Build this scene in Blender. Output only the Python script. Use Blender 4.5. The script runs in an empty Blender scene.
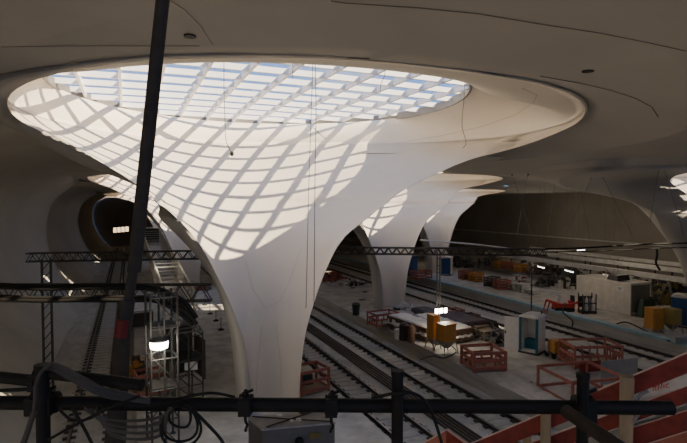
import bpy, bmesh, math, random
from mathutils import Vector, Matrix
from mathutils.geometry import delaunay_2d_cdt
random.seed(7)
R = math.radians
S = bpy.context.scene
COL = S.collection
CAMZ = 9.8
F = 510.0
TH = math.atan(215 / 510.0)
PITCH = math.atan(18.5 / 510.0)
cT, sT, cP, sP = math.cos(TH), math.sin(TH), math.cos(PITCH), math.sin(PITCH)
FW = Vector((sT * cP, cT * cP, -sP)); RT = Vector((cT, -sT, 0)); UPV = RT.cross(FW)
CAM = Vector((0, 0, CAMZ))

def ray(u, v):
    return (FW + RT * ((u - 343.5) / F) + UPV * ((221.5 - v) / F))
def at(u, v, z=0.8):            # the floor point (height z) seen at a pixel
    d = ray(u, v); t = (z - CAMZ) / d.z
    return CAM + d * t
def atD(u, v, D):               # the point at depth D
    return CAM + ray(u, v) * D

# ------------------------------------------------------------ materials
def mat(name, col, rough=0.8, metal=0.0, noise=0.0, scale=3.0, bump=0.0, emis=None, estr=0.0, streak=None, alpha=1.0):
    m = bpy.data.materials.new(name); m.use_nodes = True
    nt = m.node_tree; N = nt.nodes; L = nt.links
    b = N['Principled BSDF']
    b.inputs['Roughness'].default_value = rough
    b.inputs['Metallic'].default_value = metal
    c = (col[0], col[1], col[2], 1)
    b.inputs['Base Color'].default_value = c
    if noise or bump:
        tc = N.new('ShaderNodeTexCoord'); mp = N.new('ShaderNodeMapping')
        L.new(tc.outputs['Object'], mp.inputs['Vector'])
        if streak: mp.inputs['Scale'].default_value = streak
        nz = N.new('ShaderNodeTexNoise'); nz.inputs['Scale'].default_value = scale
        nz.inputs['Detail'].default_value = 6; nz.inputs['Roughness'].default_value = 0.6
        L.new(mp.outputs['Vector'], nz.inputs['Vector'])
        if noise:
            mr = N.new('ShaderNodeMapRange')
            mr.inputs['From Min'].default_value = 0.3; mr.inputs['From Max'].default_value = 0.7
            mr.inputs['To Min'].default_value = 1 - noise; mr.inputs['To Max'].default_value = 1 + noise * 0.6
            L.new(nz.outputs['Fac'], mr.inputs['Value'])
            mx = N.new('ShaderNodeVectorMath'); mx.operation = 'SCALE'
            mx.inputs[0].default_value = col
            L.new(mr.outputs['Result'], mx.inputs['Scale'])
            L.new(mx.outputs['Vector'], b.inputs['Base Color'])
        if bump:
            bp = N.new('ShaderNodeBump'); bp.inputs['Strength'].default_value = bump; bp.inputs['Distance'].default_value = 0.05
            L.new(nz.outputs['Fac'], bp.inputs['Height']); L.new(bp.outputs['Normal'], b.inputs['Normal'])
    if emis:
        b.inputs['Emission Color'].default_value = (*emis, 1); b.inputs['Emission Strength'].default_value = estr
    return m

def srgb(r, g, b):
    f = lambda c: (c / 255) / 12.92 if c <= 10 else (((c / 255) + 0.055) / 1.055) ** 2.4
    return (f(r), f(g), f(b))

M = dict(
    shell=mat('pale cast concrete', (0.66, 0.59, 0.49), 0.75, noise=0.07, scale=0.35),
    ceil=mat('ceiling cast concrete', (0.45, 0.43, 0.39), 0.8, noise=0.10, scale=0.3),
    bowl=mat('lit-tinted bowl concrete', (0.86, 0.79, 0.67), 0.7, noise=0.05, scale=0.4),  # same concrete, colour raised to stand in for light in the bowl
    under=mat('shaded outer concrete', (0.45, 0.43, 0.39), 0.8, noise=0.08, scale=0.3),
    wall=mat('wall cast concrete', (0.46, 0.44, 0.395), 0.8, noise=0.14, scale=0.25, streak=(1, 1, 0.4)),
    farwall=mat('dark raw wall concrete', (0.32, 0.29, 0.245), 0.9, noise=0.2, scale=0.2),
    slab=mat('track slab concrete', (0.46, 0.44, 0.40), 0.9, noise=0.28, scale=1.1, streak=(1.4, 0.5, 1)),
    plat=mat('platform screed', (0.47, 0.44, 0.39), 0.85, noise=0.35, scale=0.9),
    platside=mat('platform side concrete', (0.38, 0.36, 0.32), 0.9, noise=0.2, scale=1.5, streak=(1, 0.3, 3)),
    rail=mat('rusty dark rail', (0.05, 0.038, 0.03), 0.55, metal=0.3),
    railtop=mat('rail head', (0.22, 0.20, 0.18), 0.35, metal=0.7),
    joint=mat('dark joint line', (0.17, 0.16, 0.14), 0.9),
    eyesteel=mat('white painted steel', (0.92, 0.91, 0.90), 0.5),
    ring=mat('grey glazing ring', (0.2, 0.19, 0.17), 0.5),
    black=mat('blackened scaffold tube', (0.007, 0.006, 0.0055), 0.7),
    cable=mat('black cable rubber', (0.009, 0.008, 0.007), 0.7),
    steel=mat('galvanised steel', (0.22, 0.21, 0.20), 0.5, metal=0.6, noise=0.2, scale=8),
    dsteel=mat('dull dark steel', (0.07, 0.065, 0.06), 0.6, metal=0.4),
    red=mat('red painted steel', (0.30, 0.075, 0.05), 0.6, noise=0.25, scale=5),
)
def glassmat():
    m = bpy.data.materials.new('thin clear glazing'); m.use_nodes = True
    nt = m.node_tree; N = nt.nodes; L = nt.links
    N.remove(N['Principled BSDF'])
    t = N.new('ShaderNodeBsdfTransparent'); t.inputs['Color'].default_value = (0.95, 0.97, 0.98, 1)
    g = N.new('ShaderNodeBsdfGlossy'); g.inputs['Roughness'].default_value = 0.05
    x = N.new('ShaderNodeMixShader'); x.inputs['Fac'].default_value = 0.04
    L.new(t.outputs[0], x.inputs[1]); L.new(g.outputs[0], x.inputs[2]); L.new(x.outputs[0], N['Material Output'].inputs[0])
    return m
M['glass'] = glassmat()

# ------------------------------------------------------------ mesh helpers
class MB:
    def __init__(s): s.v = []; s.f = []; s.mi = []
    def add(s, vs, fs, mi=0):
        n = len(s.v); s.v += [tuple(v) for v in vs]
        s.f += [tuple(i + n for i in f) for f in fs]; s.mi += [mi] * len(fs)
        return s
    def box(s, c, d, rz=0, mi=0, mtx=None, taper=1.0):
        x, y, z = d[0] / 2, d[1] / 2, d[2] / 2
        vs = [Vector((sx * x * (taper if sz > 0 else 1), sy * y * (taper if sz > 0 else 1), sz * z)) for sz in (-1, 1) for sx, sy in ((-1, -1), (1, -1), (1, 1), (-1, 1))]
        m = mtx if mtx is not None else Matrix.Rotation(rz, 4, 'Z')
        c = Vector(c)
        s.add([m @ v + c for v in vs], [(3, 2, 1, 0), (4, 5, 6, 7), (0, 1, 5, 4), (1, 2, 6, 5), (2, 3, 7, 6), (3, 0, 4, 7)], mi)
        return s
    def bar(s, a, b, w, h, mi=0, up=(0, 0, 1)):     # rectangular bar from a to b
        a = Vector(a); b = Vector(b); d = b - a
        if d.length < 1e-6: return s
        dn = d.normalized(); upv = Vector(up)
        if abs(dn.dot(upv)) > 0.98: upv = Vector((0, 1, 0))
        sx = dn.cross(upv).normalized() * w / 2; sy = sx.normalized().cross(dn).normalized() * h / 2
        vs = [p + i * sx + j * sy for p in (a, b) for i, j in ((-1, -1), (1, -1), (1, 1), (-1, 1))]
        s.add(vs, [(3, 2, 1, 0), (4, 5, 6, 7), (0, 1, 5, 4), (1, 2, 6, 5), (2, 3, 7, 6), (3, 0, 4, 7)], mi)
        return s
    def tube(s, pts, r, n=8, mi=0, cap=True):
        pts = [Vector(p) for p in pts]; k = len(pts)
        rs = r if isinstance(r, (list, tuple)) else [r] * k
        vs = []; prev = None
        for i, p in enumerate(pts):
            d = (pts[min(i + 1, k - 1)] - pts[max(i - 1, 0)])
            d = d.normalized() if d.length > 1e-9 else Vector((0, 0, 1))
            if prev is None:
                a = d.cross(Vector((0, 0, 1)))
                if a.length < 0.1: a = d.cross(Vector((0, 1, 0)))
            else:
                a = prev - d * prev.dot(d)
            a.normalize(); prev = a; b = d.cross(a)
            for j in range(n):
                t = 2 * math.pi * j / n
                vs.append(p + (a * math.cos(t) + b * math.sin(t)) * rs[i])
        fs = [(i * n + j, i * n + (j + 1) % n, (i + 1) * n + (j + 1) % n, (i + 1) * n + j) for i in range(k - 1) for j in range(n)]
        if cap: fs += [tuple(range(n))[::-1], tuple((k - 1) * n + j for j in range(n))]
        s.add(vs, fs, mi); return s
    def lathe(s, prof, c=(0, 0, 0), n=16, mi=0):
        c = Vector(c); vs = []; fs = []
        for r_, z in prof:
            for j in range(n):
                t = 2 * math.pi * j / n
                vs.append(c + Vector((r_ * math.cos(t), r_ * math.sin(t), z)))
        for i in range(len(prof) - 1):
            for j in range(n):
                fs.append((i * n + j, i * n + (j + 1) % n, (i + 1) * n + (j + 1) % n, (i + 1) * n + j))
        fs += [tuple(range(n))[::-1], tuple((len(prof) - 1) * n + j for j in range(n))]
        s.add(vs, fs, mi); return s
    def prism(s, poly, z0, z1, mtx=None, mi=0):     # polygon in XY extruded in z
        n = len(poly); m = mtx or Matrix()
        vs = [m @ Vector((x, y, z0)) for x, y in poly] + [m @ Vector((x, y, z1)) for x, y in poly]
        s.add(vs, [tuple(range(n))[::-1], tuple(range(n, 2 * n))] + [(i, (i + 1) % n, n + (i + 1) % n, n + i) for i in range(n)], mi)
        return s
    def build(s, name, mats, parent=None, smooth=False, loc=None, rz=0, bevel=0, subsurf=0, angle=None):
        me = bpy.data.meshes.new(name); me.from_pydata(s.v, [], s.f); me.update()
        if not isinstance(mats, (list, tuple)): mats = [mats]
        for m in mats: me.materials.append(m)
        for p, i in zip(me.polygons, s.mi): p.material_index = i
        bm = bmesh.new(); bm.from_mesh(me); bmesh.ops.recalc_face_normals(bm, faces=bm.faces); bm.to_mesh(me); bm.free()
        if smooth:
            for p in me.polygons: p.use_smooth = True
            if angle: me.set_sharp_from_angle(angle=R(angle))
        o = bpy.data.objects.new(name, me); COL.objects.link(o)
        if parent is not None: o.parent = parent
        if loc is not None: o.location = loc
        o.rotation_euler.z = rz
        if bevel:
            b = o.modifiers.new('b', 'BEVEL'); b.width = bevel; b.segments = 2; b.limit_method = 'ANGLE'
        if subsurf:
            b = o.modifiers.new('s', 'SUBSURF'); b.levels = subsurf; b.render_levels = subsurf
        return o

def tag(o, label, cat, group=None, kind=None):
    o['label'] = label; o['category'] = cat
    if group: o['group'] = group
    if kind: o['kind'] = kind
    return o
def empty(name, label, cat, loc=(0, 0, 0), rz=0, group=None):
    o = bpy.data.objects.new(name, None); COL.objects.link(o)
    o.location = loc; o.rotation_euler = (0, 0, rz); o.empty_display_size = 0.2
    return tag(o, label, cat, group)
def struct(o, label=None, cat=None):
    o['kind'] = 'structure'
    if label: o['label'] = label
    if cat: o['category'] = cat
    return o
def dup(root, loc, rz, label, group=None):
    r = root.copy(); COL.objects.link(r); r.location = loc; r.rotation_euler = (0, 0, rz); r['label'] = label
    if group: r['group'] = group
    for ch in list(root.children):
        c = ch.copy(); COL.objects.link(c); c.parent = r
        for g in ch.children:
            d = g.copy(); COL.objects.link(d); d.parent = c
    return r

# ------------------------------------------------------------ camera
cd = bpy.data.cameras.new('camera'); cam = bpy.data.objects.new('camera', cd); COL.objects.link(cam)
cd.sensor_width = 36; cd.lens = 36 * F / 687; cd.clip_end = 500; cd.clip_start = 0.05
mw = Matrix((RT, UPV, -FW)).transposed().to_4x4(); mw.translation = CAM
cam.matrix_world = mw
S.camera = cam

# ------------------------------------------------------------ light
w = bpy.data.worlds.new('world'); S.world = w; w.use_nodes = True
nt = w.node_tree; bg = nt.nodes['Background']
tc = nt.nodes.new('ShaderNodeTexCoord'); nz = nt.nodes.new('ShaderNodeTexNoise')
nz.inputs['Scale'].default_value = 2.6; nz.inputs['Detail'].default_value = 5
cr = nt.nodes.new('ShaderNodeValToRGB')
cr.color_ramp.elements[0].position = 0.50; cr.color_ramp.elements[0].color = (0.26, 0.46, 0.95, 1)
cr.color_ramp.elements[1].position = 0.80; cr.color_ramp.elements[1].color = (1.0, 0.95, 0.88, 1)
nt.links.new(tc.outputs['Generated'], nz.inputs['Vector']); nt.links.new(nz.outputs['Fac'], cr.inputs['Fac'])
nt.links.new(cr.outputs['Color'], bg.inputs['Color'])
bg.inputs['Strength'].default_value = 0.92
sun = bpy.data.lights.new('sun', 'SUN'); so = bpy.data.objects.new('sun', sun); COL.objects.link(so)
sun.energy = 11.8; sun.angle = R(0.6); sun.color = (1.0, 0.81, 0.57)
SUN_AZ, SUN_EL = R(48), R(37.5)      # the way the light travels: azimuth from +Y towards -X, falling at SUN_EL
sd = Vector((-math.sin(SUN_AZ) * math.cos(SUN_EL), math.cos(SUN_AZ) * math.cos(SUN_EL), -math.sin(SUN_EL)))
so.rotation_euler = sd.to_track_quat('-Z', 'Y').to_euler()
so.location = (0, -10, 40)

# ------------------------------------------------------------ the shell roof
def lerp_tab(tab, t):
    if t <= tab[0][0]: return tab[0][1]
    for (a, va), (b, vb) in zip(tab, tab[1:]):
        if t <= b:
            k = (t - a) / (b - a); return va + (vb - va) * k
    return tab[-1][1]
def smooth_tab(tab, t):            # monotone-ish cubic through the table
    n = len(tab)
    if t <= tab[0][0]: return tab[0][1]
    if t >= tab[-1][0]: return tab[-1][1]
    for i in range(n - 1):
        if t <= tab[i + 1][0]:
            x0, y0 = tab[i]; x1, y1 = tab[i + 1]; h = x1 - x0
            def sl(j):
                if j <= 0: return (tab[1][1] - tab[0][1]) / (tab[1][0] - tab[0][0])
                if j >= n - 1: return (tab[-1][1] - tab[-2][1]) / (tab[-1][0] - tab[-2][0])
                a = (tab[j][1] - tab[j - 1][1]) / (tab[j][0] - tab[j - 1][0]); b = (tab[j + 1][1] - tab[j][1]) / (tab[j + 1][0] - tab[j][0])
                return 0 if a * b <= 0 else 2 * a * b / (a + b)
            m0, m1 = sl(i), sl(i + 1); k = (t - x0) / h
            return (2 * k**3 - 3 * k**2 + 1) * y0 + (k**3 - 2 * k**2 + k) * h * m0 + (-2 * k**3 + 3 * k**2) * y1 + (k**3 - k**2) * h * m1
def HL(x, y):                      # lip / ceiling height above the camera
    d = max(0.0, (x - 5.5)) + max(0.0, (y - 21))
    return 1.3 + 2.3 * math.exp(-d / 32)
# tables: height below z=0 absolute metres, above 0 as a fraction of the lip height
PR = [(-9.1, 1.25), (-8, 1.28), (-6, 1.5), (-4.25, 2.0), (-3, 2.5), (-1.65, 3.3), (-0.6, 4.7), (0.0, 5.6), (0.5, 9.1), (0.62, 10.3), (0.78, 11.7), (0.9, 12.5), (0.97, 12.85), (1.0, 13.0)]
PL = [(-9.1, 0.85), (-8, 0.87), (-6, 1.1), (-4.25, 1.65), (-3, 2.2), (-1.65, 2.9), (-0.6, 3.75), (0.0, 4.5), (0.5, 6.8), (0.7, 8.0), (0.9, 9.1), (1.0, 9.3)]
OL = [(-9.1, 1.62), (-6, 1.9), (-4, 2.45), (-1.8, 3.8), (-0.6, 4.7), (0, 5.4), (0.3, 7.0), (0.54, 8.8), (0.8, 9.8), (1.0, 10.2)]
PB = [(-9.1, 0.85), (-8, 0.88), (-6, 1.1), (-4.25, 1.7), (-1.65, 3.2), (0.0, 5.1), (0.5, 7.2), (0.8, 8.6), (1.0, 9.4)]
PHI = [(-9.1, 90), (0.6, 90), (0.75, 94), (0.88, 103), (0.95, 118), (0.985, 140), (1.0, 180)]
def LIP(ph, c):                    # lip radius by direction, degrees, 0 = +Y, +90 = +X
    tab = [(-180, 9.4), (-164, 9.1), (-135, 9.0), (-110, 9.2), (-90, 9.3), (0, 11.5), (90, 13.0), (108, 12.9), (126, 12.2), (148, 11.0), (168, 9.8), (180, 9.4)]
    if c['small']: tab = [(a, b * c['small'] if a > 0 else b) for a, b in tab]
    return smooth_tab(tab, ph)
CH = []
def chalice_rows():
    zs = [-9.1 + 9.1 * i / 36 for i in range(36)]
    fr = [.04 * i for i in range(20)] + [.8, .83, .86, .88, .9, .92, .935, .95, .96, .97, .978, .985, .99, .995, .998, 1.0]
    return zs + fr
def zval(q, h): return q if q < 0 else q * h
def build_chalice(cx, cy, label, small=None, left=None, h=None, lin=None, sky=''):
    c = dict(cx=cx, cy=cy, small=small); h = h or HL(cx + 1, cy); c['h'] = h
    rows = chalice_rows(); NA = 128 if cy < 50 else 64
    wsd = 1.0 if cx < 8 else 0.0
    glR, glz, gdy = 9.15 * (c['small'] or 1), h + 1.5, 2.5
    gdx = 0.65 if not small else 0.2
    if small: gdy = 0.8; glz = h + 1.1
    if lin: glR *= 0.75; gdx = 2.2
    def side(q, sgn):
        t = PR if sgn > 0 else PL
        v = smooth_tab(t, q)
        k = 1.0
        if q > 0:
            if sgn > 0 and small: k = 1 + (small - 1) * min(1, q * 2)
            if sgn < 0 and left: k = 1 + (left - 1) * min(1, q * 2)
        return v * k
    def rin(q, ph):
        a = abs(ph); s = side(q, ph)
        if lin and ph < 0: s *= 1 + (lin - 1) * min(1, max(0, (q + 4) / 4))
        b = smooth_tab(PB, q) * (1 if not small or q < 0 else 1 + (small - 1) * q)
        if a <= 90:
            k = math.sin(R(a)) ** (2 if q < 0 else 2 + 4 * min(1, q * 1.6))
            r_ = b + (s - b) * k
        else: r_ = s
        # towards the lip rows the front directions follow the lip plan
        if q > 0.6 and a > 90:
            k = (q - 0.6) / 0.4; k = k * k * (3 - 2 * k)
            lp = LIP(ph, c) * ((lin or left or 1) if ph < 0 else 1)
            r_ = r_ + (lp - r_) * k
        return r_
    def rout(q, ph):
        s = side(q, 1 if ph >= 0 else -1)
        a = abs(ph)
        lw = max(0.0, -math.sin(R(ph))) ** 0.5 if a <= 90 else max(0.0, 1 - (a - 90) / 40)
        ol = smooth_tab(OL, q) * ((1 + (left - 1) * min(1, max(0, q) * 2)) if left else 1)
        if a < 90:
            sl, sr = side(q, -1), side(q, 1)
            k = 0.5 + 0.5 * math.sin(R(ph)); s = sl + (sr - sl) * k
        else:
            s = rin(q, ph)
        th = 0.38 if q < 0 else 0.38 * (1 - q) + 0.25 * q
        if ph > 0: th *= 1 - 0.6 * min(1, max(0, (q + 4) / 4))
        if q > 0.7:
            k = (q - 0.7) / 0.3; lf = wsd * max(0.0, -math.sin(R(ph)))
            fd = min(1, max(0, (108 - a) / 25))
            th += 3.0 * k * k * (1 - 0.93 * lf) * fd
        if ph < 0: return (s + th) * (1 - lw) + max(ol, s + th * 0.3) * lw
        return s + th
    V = []; Fc = []; MI = []
    def P(r_, ph, z, dy=0): 
        V.append((cx + r_ * math.sin(R(ph)), cy + dy + r_ * math.cos(R(ph)), CAMZ + z)); return len(V) - 1
    inner = []; outer = []
    for q in rows:
        ph0 = smooth_tab(PHI, q); z = zval(q, h)
        row = []
        for j in range(NA + 1):
            a = (-1 + 2 * j / NA) * ph0
            row.append(P(rin(q, a), a, z))
        inner.append(row)
        # outer surface stops short of the rim so the edge face slopes back
        rr = max(side(q, 1), 1.2)
        bl = 1.7 + 2.6 * min(1, max(0, (q + 0.6) / 0.8))
        back = min(38, math.degrees(bl / rr)) * (1 if q < 0.8 else max(0, (1 - (q - 0.8) / 0.2)))
        row = []
        for j in range(NA + 1):
            bR = min(back, math.degrees((0.8 if q < -2 else 0.45) / rr))
            t_ = j / NA; a = -(ph0 - back) * (1 - t_) + (ph0 - bR) * t_
            zo = z
            row.append(P(rout(q, a), a, zo))
        outer.append(row)
    def quads(A, B, flip=False):
        for j in range(len(A) - 1):
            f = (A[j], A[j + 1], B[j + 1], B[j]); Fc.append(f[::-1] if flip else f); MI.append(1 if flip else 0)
    for k in range(len(rows) - 1):
        quads(inner[k], inner[k + 1]); quads(outer[k], outer[k + 1], True)
        for j in (0, NA):
            a, b, c_, d = inner[k][j], inner[k + 1][j], outer[k + 1][j], outer[k][j]
            Fc.append((a, b, c_, d)); MI.append(1)
    quads(inner[0], outer[0])
    # inner top: from the lip row to the glass ring
    prev = inner[-1]
    c['edge'] = []
    for s_ in [0.06 * i for i in range(1, 16)] + [0.95, 1.0]:
        row = []
        for j in range(NA + 1):
            a = -180 + 360 * j / NA
            r0 = rin(1.0, a)
            ca, sa = math.cos(R(a)), math.sin(R(a)); pj = gdy * ca + gdx * sa
            g = pj + math.sqrt(max(0, glR**2 - (gdy**2 + gdx**2 - pj * pj)))
            fw_ = min(1, max(0, (abs(a) - 95) / 35)); fw_ = fw_ * fw_ * (3 - 2 * fw_)
            t = s_ * math.pi / 2; dz = glz - h
            ra, za = g + (r0 - g) * math.cos(t) ** 0.75, dz * math.sin(t) ** 0.9
            rb, zb = r0 + (g - r0) * math.sin(t), dz * (1 - math.cos(t))
            r_ = ra + (rb - ra) * fw_; zz = h + za + (zb - za) * fw_
            row.append(P(r_, a, zz))
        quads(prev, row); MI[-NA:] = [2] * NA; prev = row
    # lip underside and ceiling collar
    prev = outer[-1]; ringpts = []
    ph_l = [-180 + 360 * j / NA for j in range(NA + 1)]
    # close the lip: inner last row to outer last row on the front
    for k_, ex in enumerate((0.2, 0.5, 0.8, 1.0)):
        row = []
        for j, a in enumerate(ph_l):
            r0 = rout(1.0, a)
            lf = wsd * max(0.0, -math.sin(R(a))); fin = rin(1.0, a) + 0.25 + 3.0 * (1 - 0.93 * lf) + (0.6 if wsd else 2.2) * (1 - 0.8 * lf)
            r_ = r0 + (fin - r0) * ex
            x = cx + r_ * math.sin(R(a)); y = cy + r_ * math.cos(R(a))
            k = ex; z = h * (1 - k) + ceil_h(x, y) * k
            row.append(P(r_, a, z + 0.0))
        quads(prev, row, True); prev = row
    c['ring'] = [V[i] for i in prev[:-1]]
    # bridge lip where both rows are complete circles
    quads(inner[-1], outer[-1])
    me = bpy.data.meshes.new('chalice_column'); me.from_pydata(V, [], Fc)
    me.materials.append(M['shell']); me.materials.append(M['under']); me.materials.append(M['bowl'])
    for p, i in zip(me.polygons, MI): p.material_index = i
    bm = bmesh.new(); bm.from_mesh(me)
    bmesh.ops.remove_doubles(bm, verts=bm.verts, dist=0.004)
    bmesh.ops.recalc_face_normals(bm, faces=bm.faces)
    bm.to_mesh(me); bm.free()
    for p in me.polygons: p.use_smooth = True
    root = empty('chalice_column', label, 'column', (cx, cy, 0.8), group='white concrete chalice columns')
    o = bpy.data.objects.new('shell', me); COL.objects.link(o); o.parent = root; o.matrix_parent_inverse = Matrix.Translation((-cx, -cy, -0.8))
    c.update(gdx=gdx, glR=glR, glz=glz, gdy=gdy, root=root)
    skylight(c, sky)
    CH.append(c)
    return root
def ceil_h(x, y):
    return HL(x, y) + 0.06

def skylight(c, label):
    cx, cy = c['cx'] + c['gdx'], c['cy'] + c['gdy']; r0 = c['glR']; z = CAMZ + c['glz']
    root = empty('skylight', label, 'skylight', (cx, cy, z), group='round roof lights over the columns')
    m = MB(); n = 72
    prof = [(r0 + 0.06, -0.1), (r0 - 0.05, -0.1), (r0 - 0.05, 0.3), (r0 + 0.06, 0.3)]
    vs = []; fs = []
    for r_, zz in prof:
        for j in range(n):
            t = 2 * math.pi * j / n; vs.append((r_ * math.cos(t), r_ * math.sin(t), zz))
    for i in range(4):
        for j in range(n):
            fs.append((i * n + j, i * n + (j + 1) % n, ((i + 1) % 4) * n + (j + 1) % n, ((i + 1) % 4) * n + j))
    m.add(vs, fs); m.build('ring', M['ring'], root, smooth=True, angle=40)
    sp = 1.6; k = int(r0 / sp) + 1
    def dome(x, y): return 0.12 * (1 - (x * x + y * y) / (r0 * r0))
    for i in range(-k, k + 1):
        for ax in (0, 1):
            t = (i + 0.5 * 0) * sp
            if abs(t) > r0 - 0.4: continue
            hl = math.sqrt(r0 * r0 - t * t); m = MB(); ns = 10
            w_, hh = (0.055, 0.3) if ax == 0 else (0.06, 0.24)
            pr = None
            for q in range(ns + 1):
                s_ = -hl + 2 * hl * q / ns
                x, y = (t, s_) if ax == 0 else (s_, t)
                zc = 0.1 + dome(x, y)
                ox, oy = (w_, 0) if ax == 0 else (0, w_)
                cur = [(x - ox, y - oy, zc), (x + ox, y + oy, zc), (x + ox, y + oy, zc + hh), (x - ox, y - oy, zc + hh)]
                n0 = len(m.v); m.v += cur
                if pr is not None:
                    for e in range(4):
                        m.f.append((pr + e, pr + (e + 1) % 4, n0 + (e + 1) % 4, n0 + e)); m.mi.append(0)
                pr = n0
            m.build('rib' if ax == 0 else 'cross_rib', M['eyesteel'], root)
    m = MB(); vs = [(0, 0, dome(0, 0) + 0.66)]; fs = []
    for a in range(1, 7):
        rr = r0 * a / 6
        for j in range(n):
            t = 2 * math.pi * j / n; vs.append((rr * math.cos(t), rr * math.sin(t), 0.66 + dome(rr, 0)))
    for j in range(n): fs.append((0, 1 + j, 1 + (j + 1) % n))
    for a in range(5):
        for j in range(n):
            fs.append((1 + a * n + j, 1 + (a + 1) * n + j, 1 + (a + 1) * n + (j + 1) % n, 1 + a * n + (j + 1) % n))
    m.add(vs, fs); m.build('glass_dome', M['glass'], root, smooth=True)

build_chalice(5.5, 21, 'large white chalice column nearest the camera, patterned with grid shadows', sky='big round gridded glass roof light filling the top of the photo')
build_chalice(20.5, 38, 'white chalice column standing on the middle platform behind the red crate', small=0.72, left=0.9, sky='roof light above the middle platform column, mostly hidden by the ceiling')
build_chalice(36.3, 55, 'pale slender chalice column beside the white portable toilet on the far platform', small=0.66, left=0.75, sky='roof light above the far slender column, hidden by the ceiling')
build_chalice(37.2, 22, 'chalice column at the right edge of the photo above the silo', small=0.8, left=1.15, lin=0.6, sky='roof light glimpsed at the right edge of the photo')
build_chalice(5.5, 55, 'chalice column seen behind the lattice boom on the left, first behind the nearest one', small=0.8, h=2.7, sky='roof light over the second column on the left')
build_chalice(5.5, 89, 'farthest chalice column on the left, beside the dark tunnel mouth', small=0.66, sky='roof light over the farthest column on the left')

# ceiling between the columns: a triangulated sheet with one hole per column
XW, XE, YS, YN = -4.6, 62.0, -9.0, 125.0
pts = []; edges = []
def inring(x, y, grow=0.5):
    for c in CH:
        ring = c['ring']; a = math.atan2(x - c['cx'], y - c['cy'])
        d = math.hypot(x - c['cx'], y - c['cy'])
        n = len(ring); j = (a + math.pi) / (2 * math.pi) * n
        p = ring[int(j) % n]; rr = math.hypot(p[0] - c['cx'], p[1] - c['cy'])
        if d < rr + grow: return True
    return False
for c in CH:
    n0 = len(pts); k = len(c['ring'])
    for p in c['ring']: pts.append(Vector((p[0], p[1])))
    edges += [(n0 + j, n0 + (j + 1) % k) for j in range(k)]
n0 = len(pts)
bx = []
ny = 90; nx = 45
for i in range(ny + 1): bx.append((XW, YS + (YN - YS) * i / ny))
for i in range(1, nx + 1): bx.append((XW + (XE - XW) * i / nx, YN))
for i in range(1, ny + 1): bx.append((XE, YN - (YN - YS) * i / ny))
for i in range(1, nx): bx.append((XE - (XE - XW) * i / nx, YS))
pts += [Vector(p) for p in bx]; k = len(bx); edges += [(n0 + j, n0 + (j + 1) % k) for j in range(k)]
for i in range(1, ny):
    for j in range(1, nx):
        x, y = XW + (XE - XW) * j / nx, YS + (YN - YS) * i / ny
        if not inring(x, y): pts.append(Vector((x, y)))
res = delaunay_2d_cdt(pts, edges, [], 0, 1e-4)
vv, ff = res[0], res[2]
zr = {}
for c in CH:
    for p in c['ring']: zr[(round(p[0], 2), round(p[1], 2))] = p[2]
m = MB()
m.v = [(v.x, v.y, zr.get((round(v.x, 2), round(v.y, 2)), CAMZ + ceil_h(v.x, v.y))) for v in vv]
for f in ff:
    x = sum(vv[i].x for i in f) / 3; y = sum(vv[i].y for i in f) / 3
    if not inring(x, y, -0.06): m.f.append(tuple(f)); m.mi.append(0)
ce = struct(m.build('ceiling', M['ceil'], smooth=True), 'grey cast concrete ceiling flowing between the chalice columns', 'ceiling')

# left wall: a swelling tube section along the track
def wall_sec(y):
    w_ = 0.0
    for yc in (21, 55, 89, 123): w_ += math.exp(-((y - yc) / 6.5) ** 2)
    w_ = min(1, w_)
    pin = [(-3.9, -9.8), (-5.0, -8.6), (-6.1, -7), (-7.0, -5), (-7.3, -3), (-7.1, -1), (-6.5, 0.6), (-5.6, 1.8), (-5.0, 2.8), (-4.6, None)]
    wid = [(-4.4, -9.8), (-6.0, -8.6), (-7.6, -7), (-9.0, -5), (-9.8, -3), (-9.9, -1), (-9.4, 1), (-8.2, 2.6), (-6.6, 3.5), (-4.6, None)]
    ch = ceil_h(-4.6, y); out = []
    for (a, b), (c_, d) in zip(pin, wid):
        b = ch if b is None else (b if b < 0 else b * ch / 3.85)
        d = ch if d is None else (d if d < 0 else d * ch / 3.85)
        out.append((c_ + (a - c_) * w_, d + (b - d) * w_))
    return out
m = MB(); ys = [YS + (YN - YS) * i / 180 for i in range(181)]
for y in ys:
    for x, z in wall_sec(y): m.v.append((x, y, CAMZ + z))
for i in range(180):
    for j in range(9):
        m.f.append((i * 10 + j, i * 10 + j + 1, (i + 1) * 10 + j + 1, (i + 1) * 10 + j)); m.mi.append(0)
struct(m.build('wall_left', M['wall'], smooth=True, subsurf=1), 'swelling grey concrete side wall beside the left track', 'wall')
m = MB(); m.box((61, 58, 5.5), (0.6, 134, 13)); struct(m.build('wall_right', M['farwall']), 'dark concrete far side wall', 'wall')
m = MB(); m.box((28, -9.3, 4.4), (78, 0.6, 9.8)); struct(m.build('wall_sky_block', M['farwall']), 'unseen partial wall added behind the viewpoint to hold back sky light', 'wall')  # added out of view to cut sky fill, open strip left above
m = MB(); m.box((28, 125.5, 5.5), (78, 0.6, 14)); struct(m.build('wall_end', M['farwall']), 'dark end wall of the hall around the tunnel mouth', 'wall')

# ------------------------------------------------------------ floor, platforms
m = MB(); m.box((26, 58, -0.25), (72, 136, 0.5)); struct(m.build('floor', M['slab']), 'pale concrete track bed', 'floor')
PLATS = [(0.2, 9.1, 'platform under the nearest column'), (16.8, 24.9, 'middle platform strewn with crates'), (32.4, 41.0, 'far platform with pale blue edge strip'), (48.6, 57.0, 'farthest platform beyond the container')]
for a, b, l in PLATS:
    m = MB(); m.box(((a + b) / 2, 58, 0.4), (b - a, 130, 0.8))
    o = m.build('platform', [M['plat'], M['platside']])
    for p in o.data.polygons:
        if abs(p.normal.x) > 0.9: p.material_index = 1
    struct(tag(o, l, 'platform'))
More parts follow.
